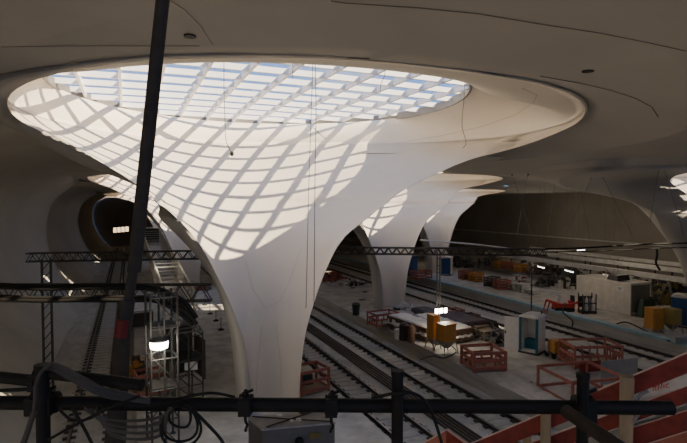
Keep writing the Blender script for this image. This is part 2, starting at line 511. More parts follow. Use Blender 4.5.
# ------------------------------------------------------------ tracks
def track(x, label):
    root = empty('railway_track', label, 'railway track', (x, 0, 0))
    y0, y1 = 6.0, 122.0
    for s_ in (-0.75, 0.75):
        m = MB()
        m.box((s_, (y0 + y1) / 2, 0.045), (0.15, y1 - y0, 0.03)); m.box((s_, (y0 + y1) / 2, 0.11), (0.05, y1 - y0, 0.12))
        m.box((s_, (y0 + y1) / 2, 0.185), (0.075, y1 - y0, 0.04), mi=1)
        m.build('rail', [M['rail'], M['railtop']], root)
    def sl(m, y):
        m.box((0, y, 0.015), (2.4, 0.24, 0.03), mi=1)
        for s_ in (-0.75, 0.75): m.box((s_, y, 0.045), (0.5, 0.2, 0.07))
    m = MB(); sl(m, 0); base = m.build('sleeper', [M['rail'], M['slab']], root, loc=(0, 8, 0))
    m = MB()
    for k in range(1, 175):
        y = 8 + k * 0.65
        if k < 100:
            o = base.copy(); COL.objects.link(o); o.parent = root; o.location = (0, y, 0)
        else: sl(m, y)
    o = m.build('sleepers', [M['rail'], M['slab']], root); o['kind'] = 'stuff'
    return root
track(-1.65, 'railway track along the left wall running into the dark tunnel')
track(10.75, 'railway track passing right beside the nearest column')
track(15.1, 'railway track along the near side of the middle platform')
track(26.5, 'railway track just behind the middle platform')
track(30.8, 'railway track along the pale blue platform edge')
# ------------------------------------------------------------ more materials
M.update(
    salmon=mat('faded red painted bars', (0.38, 0.125, 0.09), 0.6, noise=0.25, scale=6),
    orange=mat('orange steel sheet', (0.50, 0.23, 0.04), 0.55, noise=0.15, scale=4),
    olive=mat('olive yellow steel sheet', (0.26, 0.19, 0.05), 0.6, noise=0.15, scale=4),
    white=mat('dirty white plastic', (0.72, 0.70, 0.66), 0.5, noise=0.1, scale=4),
    wrap=mat('white sheeting', (0.66, 0.64, 0.60), 0.5, noise=0.2, scale=5, bump=0.6),
    blue=mat('deep blue plastic', (0.02, 0.07, 0.20), 0.5),
    teal=mat('teal blue plastic', (0.02, 0.12, 0.17), 0.45),
    paleblue=mat('pale blue edge strip', (0.28, 0.41, 0.46), 0.7, noise=0.2, scale=2),
    timber=mat('raw timber', (0.36, 0.28, 0.18), 0.8, noise=0.25, scale=6, streak=(6, 6, 0.6)),
    brown=mat('brown weathered boards', (0.16, 0.09, 0.055), 0.8, noise=0.3, scale=5),
    board=mat('dark red board', (0.24, 0.036, 0.03), 0.7, noise=0.35, scale=9),
    boardedge=mat('pale board edge', (0.62, 0.45, 0.40), 0.7),
    panel=mat('grey sheet panel', (0.30, 0.30, 0.29), 0.6, noise=0.15, scale=3),
    cont=mat('pale container sheet', (0.66, 0.62, 0.54), 0.6, noise=0.15, scale=2),
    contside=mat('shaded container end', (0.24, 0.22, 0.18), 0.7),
    green=mat('dark green plastic', (0.03, 0.06, 0.035), 0.6),
    hred=mat('bright red machine paint', (0.50, 0.03, 0.02), 0.4),
    rubber=mat('black rubber', (0.02, 0.02, 0.02), 0.8),
    lampglow=mat('glowing lamp glass', (1, 1, 1), 0.4, emis=(1.0, 0.95, 0.82), estr=14),
    tube=mat('glowing fluorescent tube', (1, 1, 1), 0.4, emis=(1.0, 0.98, 0.92), estr=5),
    warmwin=mat('warm lit window', (1, 0.8, 0.6), 0.4, emis=(1.0, 0.70, 0.42), estr=1.6),
    redink=mat('red marker ink', (0.55, 0.03, 0.03), 0.7),
    grime=mat('dark grey box paint', (0.13, 0.125, 0.118), 0.6, noise=0.2, scale=12),
    boxtop=mat('top-lit grey box lid', (0.38, 0.36, 0.33), 0.7, noise=0.25, scale=14),  # lid coloured lighter than the body for light falling on top
    yellow=mat('yellow sticker', (0.16, 0.12, 0.03), 0.6),
    prop=mat('dark brown steel prop', (0.05, 0.041, 0.034), 0.8, noise=0.3, scale=14),
    tarp=mat('dark purple brown tarpaulin', (0.055, 0.035, 0.04), 0.7, noise=0.3, scale=3),
    greycable=mat('grey cable sheath', (0.07, 0.062, 0.055), 0.5),
    girder=mat('pale painted girder', (0.62, 0.60, 0.55), 0.6, noise=0.15, scale=2),
    sign=mat('white paper sign', (0.75, 0.75, 0.72), 0.7),
)
FZ = 0.8     # platform top
Y_AX = Vector((0, 1, 0))

# ---------------------------------------------------- platform edge strip, pipes, ledges
m = MB(); m.box((32.6, 55, FZ + 0.02), (0.6, 96, 0.2)); struct(m.build('trim_1', M['paleblue']), 'pale blue strip along the far platform edge', 'platform edge')
for i, x in enumerate((12.55, 12.75, 12.95, 13.15, 13.35)):
    m = MB(); m.tube([(x, 5.5, 0.055), (x, 30, 0.055), (x, 60, 0.055), (x, 120, 0.055)], 0.055, 6)
    tag(m.build('cable_pipe', M['rail']), 'thin dark pipe laid in the bundle between the two nearest right-hand tracks', 'pipe', 'cable pipes between the tracks')
m = MB(); m.box((60.5, 58, CAMZ - 5.25), (0.35, 120, 0.16)); struct(m.build('trim_2', M['girder']), 'pale ledge along the far side wall', 'ledge')
# construction joints in the ceiling
def ceil_at(u, v):
    z = CAMZ + 3.6
    for _ in range(12):
        p = at(u, v, z); z = CAMZ + ceil_h(p.x, p.y)
    p.z = z - 0.012; return p
bpy.context.view_layer.update(); DG = bpy.context.evaluated_depsgraph_get()
def hit(u, v):
    ok, loc, nrm, *_ = S.ray_cast(DG, CAM, ray(u, v).normalized())
    return loc - ray(u, v).normalized() * 0.02 if ok else None
def joint(n, pix, w=0.05, label='thin dark construction joint in the ceiling'):
    m = MB(); fine = []
    for (a, b), (c_, d) in zip(pix, pix[1:]):
        for k in range(5): fine.append(hit(a + (c_ - a) * k / 5, b + (d - b) * k / 5))
    fine.append(hit(*pix[-1]))
    m.tube([f for f in fine if f], w / 4.2, 4)
    struct(m.build('trim_%d' % n, M['joint']), label, 'joint')
joint(3, [(331, 1), (345, 3), (420, 8), (480, 14), (540, 24), (600, 33), (650, 43), (686, 51)], 0.05, 'thin curved joint line sweeping across the upper right ceiling')
joint(4, [(540, 76), (580, 83), (610, 90), (635, 98), (652, 107), (658, 117)], 0.07, 'short curved joint line beside the roof light lip')
joint(5, [(171, 1), (185, 10), (200, 25), (213, 45)], 0.03, 'slanting joint line right of the steel prop')
joint(6, [(1, 47), (60, 46), (120, 46), (200, 46)], 0.03, 'faint straight joint line above the roof light')
def fixture(u, v, label, r=0.13):
    p = hit(u, v); m = MB()
    m.lathe([(r, 0.03), (r, -0.02)], (0, 0, 0), 18)
    o = m.build('recessed_socket', M['black'], loc=p, smooth=False)
    tag(o, label, 'socket')
M['joint'] = mat('faint joint line', (0.46, 0.41, 0.34), 0.9)
joint(7, [(395, 143), (440, 136), (480, 127), (515, 115), (533, 103), (537, 95), (522, 88)], 0.035, 'faint curved joint line in the pale bowl right of the roof light')
joint(8, [(246, 262), (253, 290), (266, 309), (281, 300), (292, 275), (300, 250)], 0.03, 'faint U-shaped joint line on the nearest column')
joint(9, [(262, 325), (258, 360), (256, 394)], 0.03, 'faint upright joint line low on the nearest column, left one')
joint(10, [(276, 325), (280, 360), (282, 394)], 0.03, 'faint upright joint line low on the nearest column, right one')
fixture(190, 36, 'dark round recessed socket in the ceiling right of the steel prop')
fixture(588, 71, 'dark round recessed socket in the ceiling on the right', 0.15)

# ---------------------------------------------------- cords
def cord(pix, D, label, r=0.012, group=None, mt='cable', n=5, name='hanging_cord'):
    pts_ = [atD(u, v, d) for (u, v), d in zip(pix, D if isinstance(D, (list, tuple)) else [D] * len(pix))]
    return spline(pts_, r, label, group, mt, n, name)
def catmull(pts_, k=6):
    out = []
    for i in range(len(pts_) - 1):
        p0 = pts_[max(i - 1, 0)]; p1 = pts_[i]; p2 = pts_[i + 1]; p3 = pts_[min(i + 2, len(pts_) - 1)]
        for j in range(k):
            t = j / k
            out.append(0.5 * ((2 * p1) + (p2 - p0) * t + (2 * p0 - 5 * p1 + 4 * p2 - p3) * t * t + (3 * p1 - p0 - 3 * p2 + p3) * t ** 3))
    out.append(pts_[-1]); return out
def spline(pts_, r, label, group=None, mt='cable', n=6, name='cable'):
    m = MB(); m.tube(catmull(pts_), r, n)
    return tag(m.build(name, M[mt], smooth=True), label, 'cable', group)
cord([(224, 57), (224, 90), (225, 120), (226, 140), (231, 152)], 17.8, 'long dark cord hanging in front of the left half of the roof light', 0.012)
cord([(290, 57), (293, 66), (292, 78)], 17.8, 'short twisted cord at the top middle of the roof light', 0.012)
cord([(315, 57), (316, 110), (315, 180), (314, 306)], 17.8, 'longest cord, falling from the roof light down past the column face, right strand', 0.013)
cord([(313, 58), (311, 120), (309, 180), (306, 308)], 17.9, 'left strand of the pair of long cords beside the column', 0.011)
cord([(314, 128), (320, 134), (326, 139)], 17.8, 'small stray cord end by the lower rim of the roof light', 0.012)
cord([(384, 62), (385, 74), (381, 84), (380, 93)], 17.8, 'short kinked cord on the right half of the roof light', 0.012)
cord([(465, 76), (464, 100), (462, 125), (466, 142), (463, 148)], 19, 'thin cord hanging right of the roof light in front of the pale bowl', 0.010)
m = MB(); m.lathe([(0.01, 0.1), (0.06, 0.06), (0.07, 0), (0.04, -0.06), (0.01, -0.08)], n=10)
tag(m.build('cable_plug', M['rubber'], loc=atD(232, 154, 17.8)), 'small dark plug at the end of the long left cord', 'plug')

# ---------------------------------------------------- lattice truss
def truss(name, label, a, b, h, cat='truss', n=None, ch=0.05, mt='steel', deep=0.35, group=None):
    a = Vector(a); b = Vector(b); L_ = (b - a).length; d = (b - a).normalized()
    root = empty(name, label, cat, a, group=group)
    up = Vector((0, 0, 1)); up = (up - d * up.dot(d)).normalized(); side = d.cross(up) * deep
    n = n or max(2, int(L_ / (h * 1.3)))
    Z = Vector()
    for (o_, nm) in ((Z, 'top_chord'), (-up * h, 'bottom_chord')):
        for s_ in (0, 1):
            m = MB(); m.tube([o_ + side * s_, o_ + side * s_ + (b - a)], ch / 2, 6); m.build(nm, M[mt], root)
    m = MB()
    for s_ in (0, 1):
        for k in range(n):
            p0 = d * (L_ * k / n) + side * s_; p1 = d * (L_ * (k + 0.5) / n) + side * s_; p2 = d * (L_ * (k + 1) / n) + side * s_
            m.tube([p0 - up * h, p1], ch * 0.3, 5); m.tube([p1, p2 - up * h], ch * 0.3, 5)
    for k in range(n + 1):
        p0 = d * (L_ * k / n); m.tube([p0, p0 + side], ch * 0.3, 5); m.tube([p0 - up * h, p0 - up * h + side], ch * 0.3, 5)
    m.build('lacing', M[mt], root)
    return root
truss('lattice_truss', 'far lattice truss crossing above the left track', atD(29, 253, 26), atD(226, 250, 27), 0.42, ch=0.07, mt='dsteel')
truss('lattice_truss', 'near lattice truss carrying cables across the left track', atD(-9, 284, 22.2), atD(212, 284, 22.2), 0.7, ch=0.08, mt='dsteel', n=11)
truss('lattice_truss', 'dark lattice truss crossing in front of the second column', atD(334, 247, 33.5), atD(545, 249, 34.5), 0.42, ch=0.11, mt='dsteel')
# post under the far-left truss
root = empty('lattice_post', 'upright lattice post standing by the left wall under the far truss', 'post', (at(47, 300, 5).x * 0 + atD(47, 300, 26.3).x, atD(47, 300, 26.3).y, 0))
for sx in (-0.2, 0.2):
    for sy in (-0.2, 0.2):
        m = MB(); m.tube([(sx, sy, 0), (sx, sy, CAMZ - 2.9)], 0.035, 6); m.build('upright', M['dsteel'], root)
m = MB()
for k in range(13):
    z0 = 0.1 + k * 0.52
    for s_ in (-0.2, 0.2):
        m.tube([(-0.2, s_, z0), (0.2, s_, z0 + 0.5)], 0.016, 4); m.tube([(s_, -0.2, z0), (s_, 0.2, z0 + 0.5)], 0.016, 4)
m.box((0, 0, 0.02), (0.6, 0.6, 0.04)); m.build('lacing', M['dsteel'], root)
# cable bundle along the near truss that droops to the tower
for i, (dv, dr, lab) in enumerate(((0, 0, 'uppermost of the thick black cables arching down to the scaffold tower'), (3, 3, 'second thick black cable arching down to the scaffold tower'), (12, 0, 'third thick cable, lying on the lower chord of the near truss'), (15, 4, 'lowest thick cable hanging from the near truss'))):
    k = 1 if i < 2 else 0
    px = [(-8, 284 + dv), (40, 286 + dv), (90, 285 + dv), (125, 285 + dv), (152, 287 + dv * 0.9), (172, 294 + dv * 0.8), (186, 303 + dv * 0.8), (197, 318 + dv * 0.5)]
    px = [(u - (dr if j > 4 else 0), v) for j, (u, v) in enumerate(px)]
    pts_ = []
    for u, v in px:
        pts_.append(atD(u, v, 21.6 - 0.1 * i))
    spline(pts_, 0.085, lab, 'cable bundle on the near truss')
# gantry cables at right
def ycord(px, y, r, label, mt='cable'):
    return spline([CAM + ray(u, v) * (y / ray(u, v).y) for u, v in px], r, label, None, mt)
cord([(545, 249), (580, 248), (614, 246), (650, 244), (695, 243)], 34, 'thick dark cable sagging to the right from the dark truss', 0.06, name='cable')
cord([(545, 252), (600, 251), (640, 249), (695, 247)], 34.3, 'thinner dark cable just below the thick one on the right', 0.04, name='cable')
cord([(657, 249), (657, 256), (656, 263), (660, 270)], 34.2, 'dark cable end dropping from the sagging cable near the right column', 0.07, name='cable')
cord([(420, 240), (470, 244), (540, 252)], [44, 42, 40], 'grey pipe slung below the ceiling behind the second column', 0.06, mt='girder', name='slung_pipe')

# ---------------------------------------------------- suspension wires in the right bays
for (u1, v1, u2, v2, D, lab) in [
    (597, 166, 632, 235, 33, 'thin wire slanting down from the ceiling hook over the container, right strand'),
    (597, 166, 566, 235, 33, 'thin wire slanting down from the ceiling hook over the container, left strand'),
    (660, 170, 650, 222, 30, 'thin wire hanging in front of the right column, left strand'),
    (662, 170, 684, 236, 30, 'thin wire hanging in front of the right column, right strand'),
    (512, 176, 535, 246, 38, 'thin wire hanging right of the second column lip'),
    (528, 182, 516, 240, 38, 'thin wire crossing the dark bay, leaning left'),
    (556, 196, 546, 246, 38, 'thin wire in the middle of the dark bay'),
    (577, 196, 590, 240, 38, 'thin wire in the dark bay, left of the container')]:
    p1 = atD(u1, v1, D); p2 = atD(u2, v2, D); p1.z = max(p1.z, CAMZ + ceil_h(p1.x, p1.y) - 0.02)
    ws = spline([p1, p1.lerp(p2, 0.5), p2], 0.016, lab, None, 'steel', 5, 'suspension_wire')
    if lab.endswith('right strand') or 'bay' in lab or 'lip' in lab:
        m = MB(); m.lathe([(0.16, 0.05), (0.16, -0.03), (0.05, -0.06), (0.04, -0.2)], n=10); ho = m.build('ceiling_hook', M['dsteel'], ws, loc=p1)

# ---------------------------------------------------- fluorescent tubes
def tubelight(u, v, D, label, L_=1.5, rz=1.2):
    p = atD(u, v, D); root = empty('fluorescent_lamp', label, 'lamp', p, rz, group='fluorescent lamps over the far platforms')
    m = MB(); m.box((0, 0, 0.06), (L_, 0.16, 0.07)); m.build('housing', M['white'], root)
    m = MB(); m.tube([(-L_ / 2 + 0.03, 0, 0), (L_ / 2 - 0.03, 0, 0)], 0.06, 8); m.build('glow_tube', M['tube'], root)
    zc = CAMZ + ceil_h(p.x, p.y) - p.z; m = MB()
    for s_ in (-0.5, 0.5): m.tube([(s_ * L_ * 0.8, 0, 0.08), (s_ * L_ * 0.8, 0, zc)], 0.006, 4)
    m.build('hanger_wire', M['dsteel'], root)
    return root
tubelight(541, 267, 50, 'leftmost glowing tube lamp above the dark clutter')
tubelight(569, 271, 47, 'glowing tube lamp just left of the container', 1.6)
tubelight(609, 276, 45, 'glowing tube lamp above the container roof', 1.8)
tubelight(581, 250, 60, 'small glowing tube lamp high by the dark cable', 1.2, 0)
tubelight(190, 252, 60, 'glowing tube lamp far behind the left truss', 1.6, 0.3)
for (x, y, e) in ((50, 40, 170), (52, 55, 170), (33.8, 31, 110), (1.5, 31, 45), (46, 36, 110), (38, 66, 90)):  # unseen point lights added to brighten the hall, container and left platform
    l = bpy.data.lights.new('hall_fill', 'POINT'); l.energy = e; l.color = (1, 0.86, 0.68); l.shadow_soft_size = 0.5
    lo = bpy.data.objects.new('hall_fill', l); COL.objects.link(lo); lo.location = (x, y, 6.5)

# ---------------------------------------------------- long pale girders on the far platforms
def girder(x, y0, y1, z, h, label, leg=True):
    root = empty('long_girder', label, 'girder', (x, y0, FZ))
    zt = CAMZ + z - FZ
    m = MB(); m.box((0, (y1 - y0) / 2, zt - h / 2), (0.35, y1 - y0, h)); m.build('beam', M['girder'], root)
    k = max(2, int((y1 - y0) / 5))
    for i in range(k + 1):
        m = MB(); yy = 0.3 + (y1 - y0 - 0.6) * i / k
        m.box((0, yy, (zt - h) / 2), (0.12, 0.12, zt - h)); m.box((0, yy, 0.03), (0.8, 0.2, 0.06)); m.build('trestle', M['dsteel'], root)
girder(49.3, 30, 62, -7.2, 0.5, 'long pale girder on trestles behind the container')
girder(52.0, 30, 56, -6.7, 0.45, 'second long pale girder, farther back, above the first')
girder(56.0, 30, 60, -6.6, 0.4, 'farthest long pale girder near the dark wall')

# ---------------------------------------------------- guard frames
def guard_frame(name, label, loc, rz, w, d, h=1.1, mt='salmon', rails=3, bw=0.07, panels=0, group=None, sides='fblr', toe=True, spindles=0):
    root = empty(name, label, 'guard frame', loc, rz, group)
    cs = [(-w / 2, -d / 2), (w / 2, -d / 2), (w / 2, d / 2), (-w / 2, d / 2)]
    for x, y in cs:
        m = MB(); m.box((x, y, h / 2), (bw, bw, h)); m.build('post', M[mt], root)
    pairs = dict(f=(0, 1), r=(1, 2), b=(2, 3), l=(3, 0))
    for s_ in sides:
        a, b = pairs[s_]
        A = Vector((*cs[a], 0)); B = Vector((*cs[b], 0))
        for k in range(rails):
            z = h - 0.06 - k * (h - 0.25) / max(1, rails - 1)
            m = MB(); m.bar(A + Vector((0, 0, z)), B + Vector((0, 0, z)), bw * 0.6, bw * 1.3); m.build('rail', M[mt], root)
        if spindles:
            for i in range(1, spindles + 1):
                m = MB(); p = A.lerp(B, i / (spindles + 1)); m.box((p.x, p.y, h * 0.42), (bw * 0.7, bw * 0.7, h * 0.5)); m.build('spindle', M[mt], root)
    if toe:
        m = MB(); m.box((0, 0, 0.12), (w * 0.98, d * 0.98, 0.1)); m.build('base_frame', M['timber'], root)
    return root
def fl(u, v, z=FZ): p = at(u, v, z); return (p.x, p.y, z)
guard_frame('guard_basket', 'red lattice guard basket at the foot of the nearest column', fl(309, 390), R(10), 1.5, 1.2, 1.15, rails=3, bw=0.1)
m = MB(); p = fl(303, 387); m.box((0, 0, 0.25), (0.9, 0.6, 0.5), taper=0.9); tag(m.build('storage_box', M['green'], loc=(p[0], p[1], FZ + 0.17), bevel=0.03), 'dark green box inside the red basket beside the nearest column', 'box')
guard_frame('guard_basket', 'small red lattice guard basket at the foot of the second column', fl(383, 325), R(5), 1.9, 1.3, 1.0, rails=3, bw=0.09, spindles=3)
guard_frame('guard_basket', 'large red lattice guard basket on the middle platform right of the orange silos', fl(483, 367), R(-12), 1.8, 1.6, 1.05, rails=3, bw=0.13, spindles=2)
guard_frame('guard_basket', 'long red railing frame beside the orange cabinet', fl(590, 364), R(-18), 2.7, 1.6, 1.25, rails=3, bw=0.1, spindles=5)
guard_frame('guard_basket', 'open red railing frame in front of the grey sheet panel', fl(580, 396), R(-8), 2.8, 2.4, 1.2, rails=2, bw=0.1, toe=False)
guard_frame('guard_basket', 'salmon red guard frame below the bright work lamp on the left', fl(154, 393), R(8), 1.6, 1.0, 1.1, rails=3, bw=0.1, spindles=2)
guard_frame('guard_basket', 'low dark red guard frame beside the blue booth on the far platform', fl(421, 279), 0.1, 2.2, 1.2, 1.0, rails=3, bw=0.1)
# timber decking, red mesh panel, grey sheet panel
p = fl(619, 388); root = empty('sheet_panel', 'grey sheet panel propped upright behind the open red railing', 'panel', p, R(-6))
m = MB(); m.box((0, 0, 0.85), (2.2, 0.05, 1.1)); m.build('sheet', M['panel'], root)
for s_ in (-0.95, 0.95):
    m = MB(); m.box((s_, 0.1, 0.42), (0.07, 0.07, 0.84)); m.box((s_, 0.1, 0.03), (0.1, 0.7, 0.06)); m.build('foot', M['steel'], root)
m = MB(); m.box((0, 0, 0.3), (1.3, 0.05, 0.55)); p = fl(590, 372); tag(m.build('mesh_panel', M['board'], loc=p, rz=R(-10)), 'dark red solid panel between the two red railing frames', 'panel')
m = MB(); m.box((0, 0, 0.02), (1.1, 0.28, 0.035)); p = fl(521, 382); tag(m.build('loose_plank', M['yellow'], loc=p, rz=R(-40)), 'loose yellowish plank lying on the middle platform', 'plank')
# sand ridge on the middle platform edge
m = MB(); A = Vector(fl(500, 372)); B = Vector(fl(560, 405))
pr = [(-0.55, 0), (-0.3, 0.16), (0, 0.24), (0.3, 0.15), (0.55, 0)]
dn = (B - A).normalized(); sd_ = dn.cross(Vector((0, 0, 1)))
for k in range(17):
    t = k / 16; c_ = A.lerp(B, t); f = math.sin(math.pi * min(1, t * 4 + 0.02) / 2) * (0.9 + 0.1 * math.sin(k * 2.1))
    for q, z in pr: m.v.append(tuple(c_ + sd_ * q * f + Vector((0, 0, z * f + 0.005))))
for k in range(16):
    for j in range(4): m.f.append((k * 5 + j, k * 5 + j + 1, (k + 1) * 5 + j + 1, (k + 1) * 5 + j)); m.mi.append(0)
tag(m.build('sand_ridge', M['plat'], smooth=True), 'low grey ridge of swept spoil running along the middle platform', 'spoil heap')

# ---------------------------------------------------- portable toilets
def toilet(label, loc, rz, door, body='white', open_=False):
    root = empty('portable_toilet', label, 'toilet', loc, rz)
    w, d, h = 1.12, 1.15, 2.05
    m = MB(); m.box((0, d / 2 - 0.03, h / 2 + 0.12), (w, 0.06, h)); m.box((-w / 2 + 0.03, 0, h / 2 + 0.12), (0.06, d, h)); m.box((w / 2 - 0.03, 0, h / 2 + 0.12), (0.06, d, h))
    for s_ in (-0.25, 0, 0.25):
        for sg in (-1, 1): m.box((sg * w / 2, s_ * 1.3, h / 2 + 0.12), (0.03, 0.08, h * 0.8))
    m.box((0, 0, 0.15), (w, d, 0.06)); m.build('cabin', M[body], root)
    m = MB()
    for sx in (-1, 1): m.box((sx * (w / 2 - 0.05), -d / 2 + 0.02, h / 2 + 0.12), (0.13, 0.09, h))
    m.build('corner_post', M[door], root)
    m = MB(); m.prism([(-w / 2 - 0.04, h + 0.12), (w / 2 + 0.04, h + 0.12), (w / 2 + 0.02, h + 0.2), (w * 0.3, h + 0.3), (-w * 0.3, h + 0.3), (-w / 2 - 0.02, h + 0.2)], -d / 2 - 0.04, d / 2 + 0.04, Matrix.Rotation(math.pi / 2, 4, 'X'))
    m.build('roof', M['white'], root)
    m = MB()
    if open_: m.box((-w / 2 - 0.42, -d / 2 - 0.12, h / 2 + 0.12), (0.84, 0.05, h * 0.95), rz=0.25)
    else: m.box((0, -d / 2 + 0.01, h / 2 + 0.12), (w * 0.8, 0.05, h * 0.95))
    dr = m.build('door', M[body if open_ else door], root)
    m = MB(); m.box((-w / 2 - 0.75 if open_ else 0.3, -d / 2 - 0.17 if not open_ else -d / 2 - 0.26, 1.15), (0.06, 0.08, 0.16)); m.build('handle', M['dsteel'], dr)
    m = MB(); m.box((0, 0, 0.06), (w + 0.1, d + 0.05, 0.12)); m.build('skid', M['dsteel'], root)
    m = MB(); m.tube([(w * 0.35, d * 0.35, h), (w * 0.35, d * 0.35, h + 0.45)], 0.05, 8); m.build('vent_pipe', M['dsteel'], root)
    if open_:
        m = MB(); m.box((0, 0.25, 0.45), (w * 0.85, 0.5, 0.6)); m.build('seat_box', M['teal'], root)
    return root
toilet('white portable toilet with teal corners and its door swung open on the middle platform', fl(532, 352), R(-66), 'teal', open_=True)
toilet('blue and white portable toilet standing far off beside the third column', fl(447, 275), R(-50), 'blue')
toilet('portable toilet with dark blue door at the right edge behind the orange silo', fl(681, 326), R(-62), 'blue')
m = MB(); m.box((0, 0, 1.15), (1.3, 1.0, 2.3)); m.box((0, 0, 2.35), (1.4, 1.1, 0.1)); m.box((0, -0.52, 1.1), (0.9, 0.04, 1.9))
tag(m.build('site_booth', M['blue'], loc=fl(411, 275), rz=0.3), 'plain dark blue booth just right of the second column', 'booth')

# ---------------------------------------------------- silos / tanks on legs
def silo(label, loc, rz, w, d, h, leg, mt, hopper=True):
    root = empty('bulk_silo', label, 'silo', loc, rz)
    m = MB(); m.box((0, 0, leg + h / 2), (w, d, h))
    m.box((0, -d / 2 - 0.01, leg + h * 0.5), (w * 0.8, 0.03, h * 0.8)); m.build('tank', M[mt], root, bevel=0.02)
    m = MB(); m.box((0, 0, leg + h + 0.03), (w * 1.03, d * 1.03, 0.06)); m.build('lid', M[mt], root)
    if hopper:
        m = MB(); vs = [(sx * w / 2, sy * d / 2, leg) for sx, sy in ((-1, -1), (1, -1), (1, 1), (-1, 1))] + [(sx * w / 6, sy * d / 6, leg * 0.45) for sx, sy in ((-1, -1), (1, -1), (1, 1), (-1, 1))]
        m.add(vs, [(0, 1, 5, 4), (1, 2, 6, 5), (2, 3, 7, 6), (3, 0, 4, 7), (4, 5, 6, 7)]); m.build('hopper', M['steel'], root)
    for sx in (-1, 1):
        for sy in (-1, 1):
            m = MB(); m.tube([(sx * (w / 2 - 0.03), sy * (d / 2 - 0.03), leg + 0.1), (sx * (w / 2 + 0.08), sy * (d / 2 + 0.08), 0)], 0.035, 6)
            m.build('leg', M['steel'], root)
    return root
silo('tall narrow orange silo on splayed legs left of the work lamp mast', fl(433, 348), R(10), 0.5, 0.6, 1.45, 0.6, 'orange')
silo('squat orange silo on splayed legs in front of the work lamp mast', fl(446, 353), R(5), 0.9, 0.8, 1.0, 0.75, 'orange')
silo('orange cabinet tank near the right edge of the far platform', fl(654, 331), R(-10), 0.95, 0.8, 1.4, 0.2, 'orange', False)
silo('olive hopper tank between the orange tank and the right-hand toilet', fl(672, 333), R(-6), 0.75, 0.8, 1.0, 0.65, 'olive')
p = fl(557, 357); root = empty('generator_cart', 'small orange cabinet on a cart beside the open portable toilet', 'cart', p, R(-8))
m = MB(); m.box((0, 0, 0.66), (0.85, 0.6, 0.7)); m.box((0, -0.31, 0.66), (0.7, 0.03, 0.5)); m.build('cabinet', M['orange'], root, bevel=0.03)
m = MB(); m.box((0, 0, 0.27), (1.2, 0.6, 0.07)); m.tube([(0.6, 0, 0.27), (1.0, 0, 0.1), (1.05, 0, 0.05)], 0.03, 6); m.build('chassis', M['dsteel'], root)
for sx in (-0.45, 0.45):
    for sy in (-0.32, 0.32):
        m = MB(); m.tube([(sx, sy - 0.04, 0.14), (sx, sy + 0.04, 0.14)], 0.14, 14); m.build('wheel', M['rubber'], root)

# ---------------------------------------------------- work lamp mast
p = fl(438, 343); root = empty('lamp_mast', 'dark slim mast rising from the middle platform to the truss, with bright work lamps', 'lamp mast', p)
for s_ in (-0.11, 0.11):
    m = MB(); m.tube([(s_, 0, 0), (s_, 0, 5.9)], 0.04, 6); m.build('pole', M['dsteel'], root)
m = MB()
for k in range(12): m.tube([(-0.11, 0, 0.3 + k * 0.47), (0.11, 0, 0.3 + k * 0.47)], 0.02, 4)
m.box((0, 0, 0.04), (0.8, 0.8, 0.08)); m.build('rung', M['dsteel'], root)
for s_ in (-0.32, 0.0, 0.34):
    m = MB(); m.box((s_, -0.22, 2.15), (0.27, 0.16, 0.34)); hd = m.build('lamp_head', M['dsteel'], root)
    m = MB(); m.box((s_, -0.31, 2.15), (0.22, 0.02, 0.3)); m.build('lamp_glass', M['lampglow'], hd)
l = bpy.data.lights.new('work_light', 'POINT'); l.energy = 90; l.color = (1, 0.88, 0.68); l.shadow_soft_size = 0.2
lo = bpy.data.objects.new('work_light', l); COL.objects.link(lo); lo.location = (p[0] - 0.1, p[1] - 0.8, FZ + 2.2)
p = fl(531, 330, 0); root = empty('slim_mast', 'thin dark mast standing on the track bed behind the open toilet', 'mast', (p[0], p[1], 0))
m = MB(); m.tube([(0, 0, 0), (0, 0, 4.9)], 0.05, 6); m.build('pole', M['dsteel'], root)
m = MB(); m.lathe([(0.25, 0), (0.25, 0.06), (0.08, 0.12)], n=12); m.build('foot', M['dsteel'], root)
# ---------------------------------------------------- container
root = empty('site_container', 'pale ribbed steel container on the far platform', 'container', (36.7, 28.3, FZ))
W_, L_, H_ = 2.4, 5.3, 2.45
m = MB(); m.box((W_ / 2, L_ / 2, H_ / 2 + 0.12), (W_ - 0.1, L_ - 0.1, H_ - 0.12)); 
for k in range(28): m.box((0.04, 0.22 + k * (L_ - 0.44) / 27, H_ / 2 + 0.12), (0.05, 0.1, H_ - 0.3))
m.build('side_wall', M['cont'], root)
m = MB()
for x in (0.06, W_ - 0.06):
    for y in (0.06, L_ - 0.06): m.box((x, y, H_ / 2 + 0.06), (0.13, 0.13, H_ + 0.1))
for z in (0.1, H_ + 0.08):
    for x in (0.06, W_ - 0.06): m.box((x, L_ / 2, z), (0.12, L_, 0.12))
    for y in (0.06, L_ - 0.06): m.box((W_ / 2, y, z), (W_, 0.12, 0.12))
m.build('corner_frame', M['cont'], root)
m = MB()
for k in range(10): m.box((0.24 + k * 0.213, 0.02, H_ / 2 + 0.1), (0.1, 0.06, H_ - 0.3))
m.box((W_ / 2, 0.035, H_ / 2 + 0.1), (W_ - 0.25, 0.03, H_ - 0.3)); m.build('end_door', M['contside'], root)
m = MB(); m.box((0.0, 0.95, 2.05), (0.02, 0.62, 0.34)); sg = m.build('notice', M['sign'], root)
m = MB()
for z, l_ in ((2.13, 0.5), (2.05, 0.4), (1.98, 0.3)): m.box((-0.015, 0.95, z), (0.01, l_, 0.035))
m.build('printed_lines', M['dsteel'], sg)
m = MB(); m.box((0, 0, 0.17), (1.5, 1.0, 0.34), taper=0.9); m.box((0, 0, 0.38), (1.3, 0.8, 0.08)); tag(m.build('roof_unit', M['dsteel'], loc=(37.7, 30.2, FZ + H_ + 0.14)), 'dark flat unit lying on the container roof', 'unit')
m = MB()
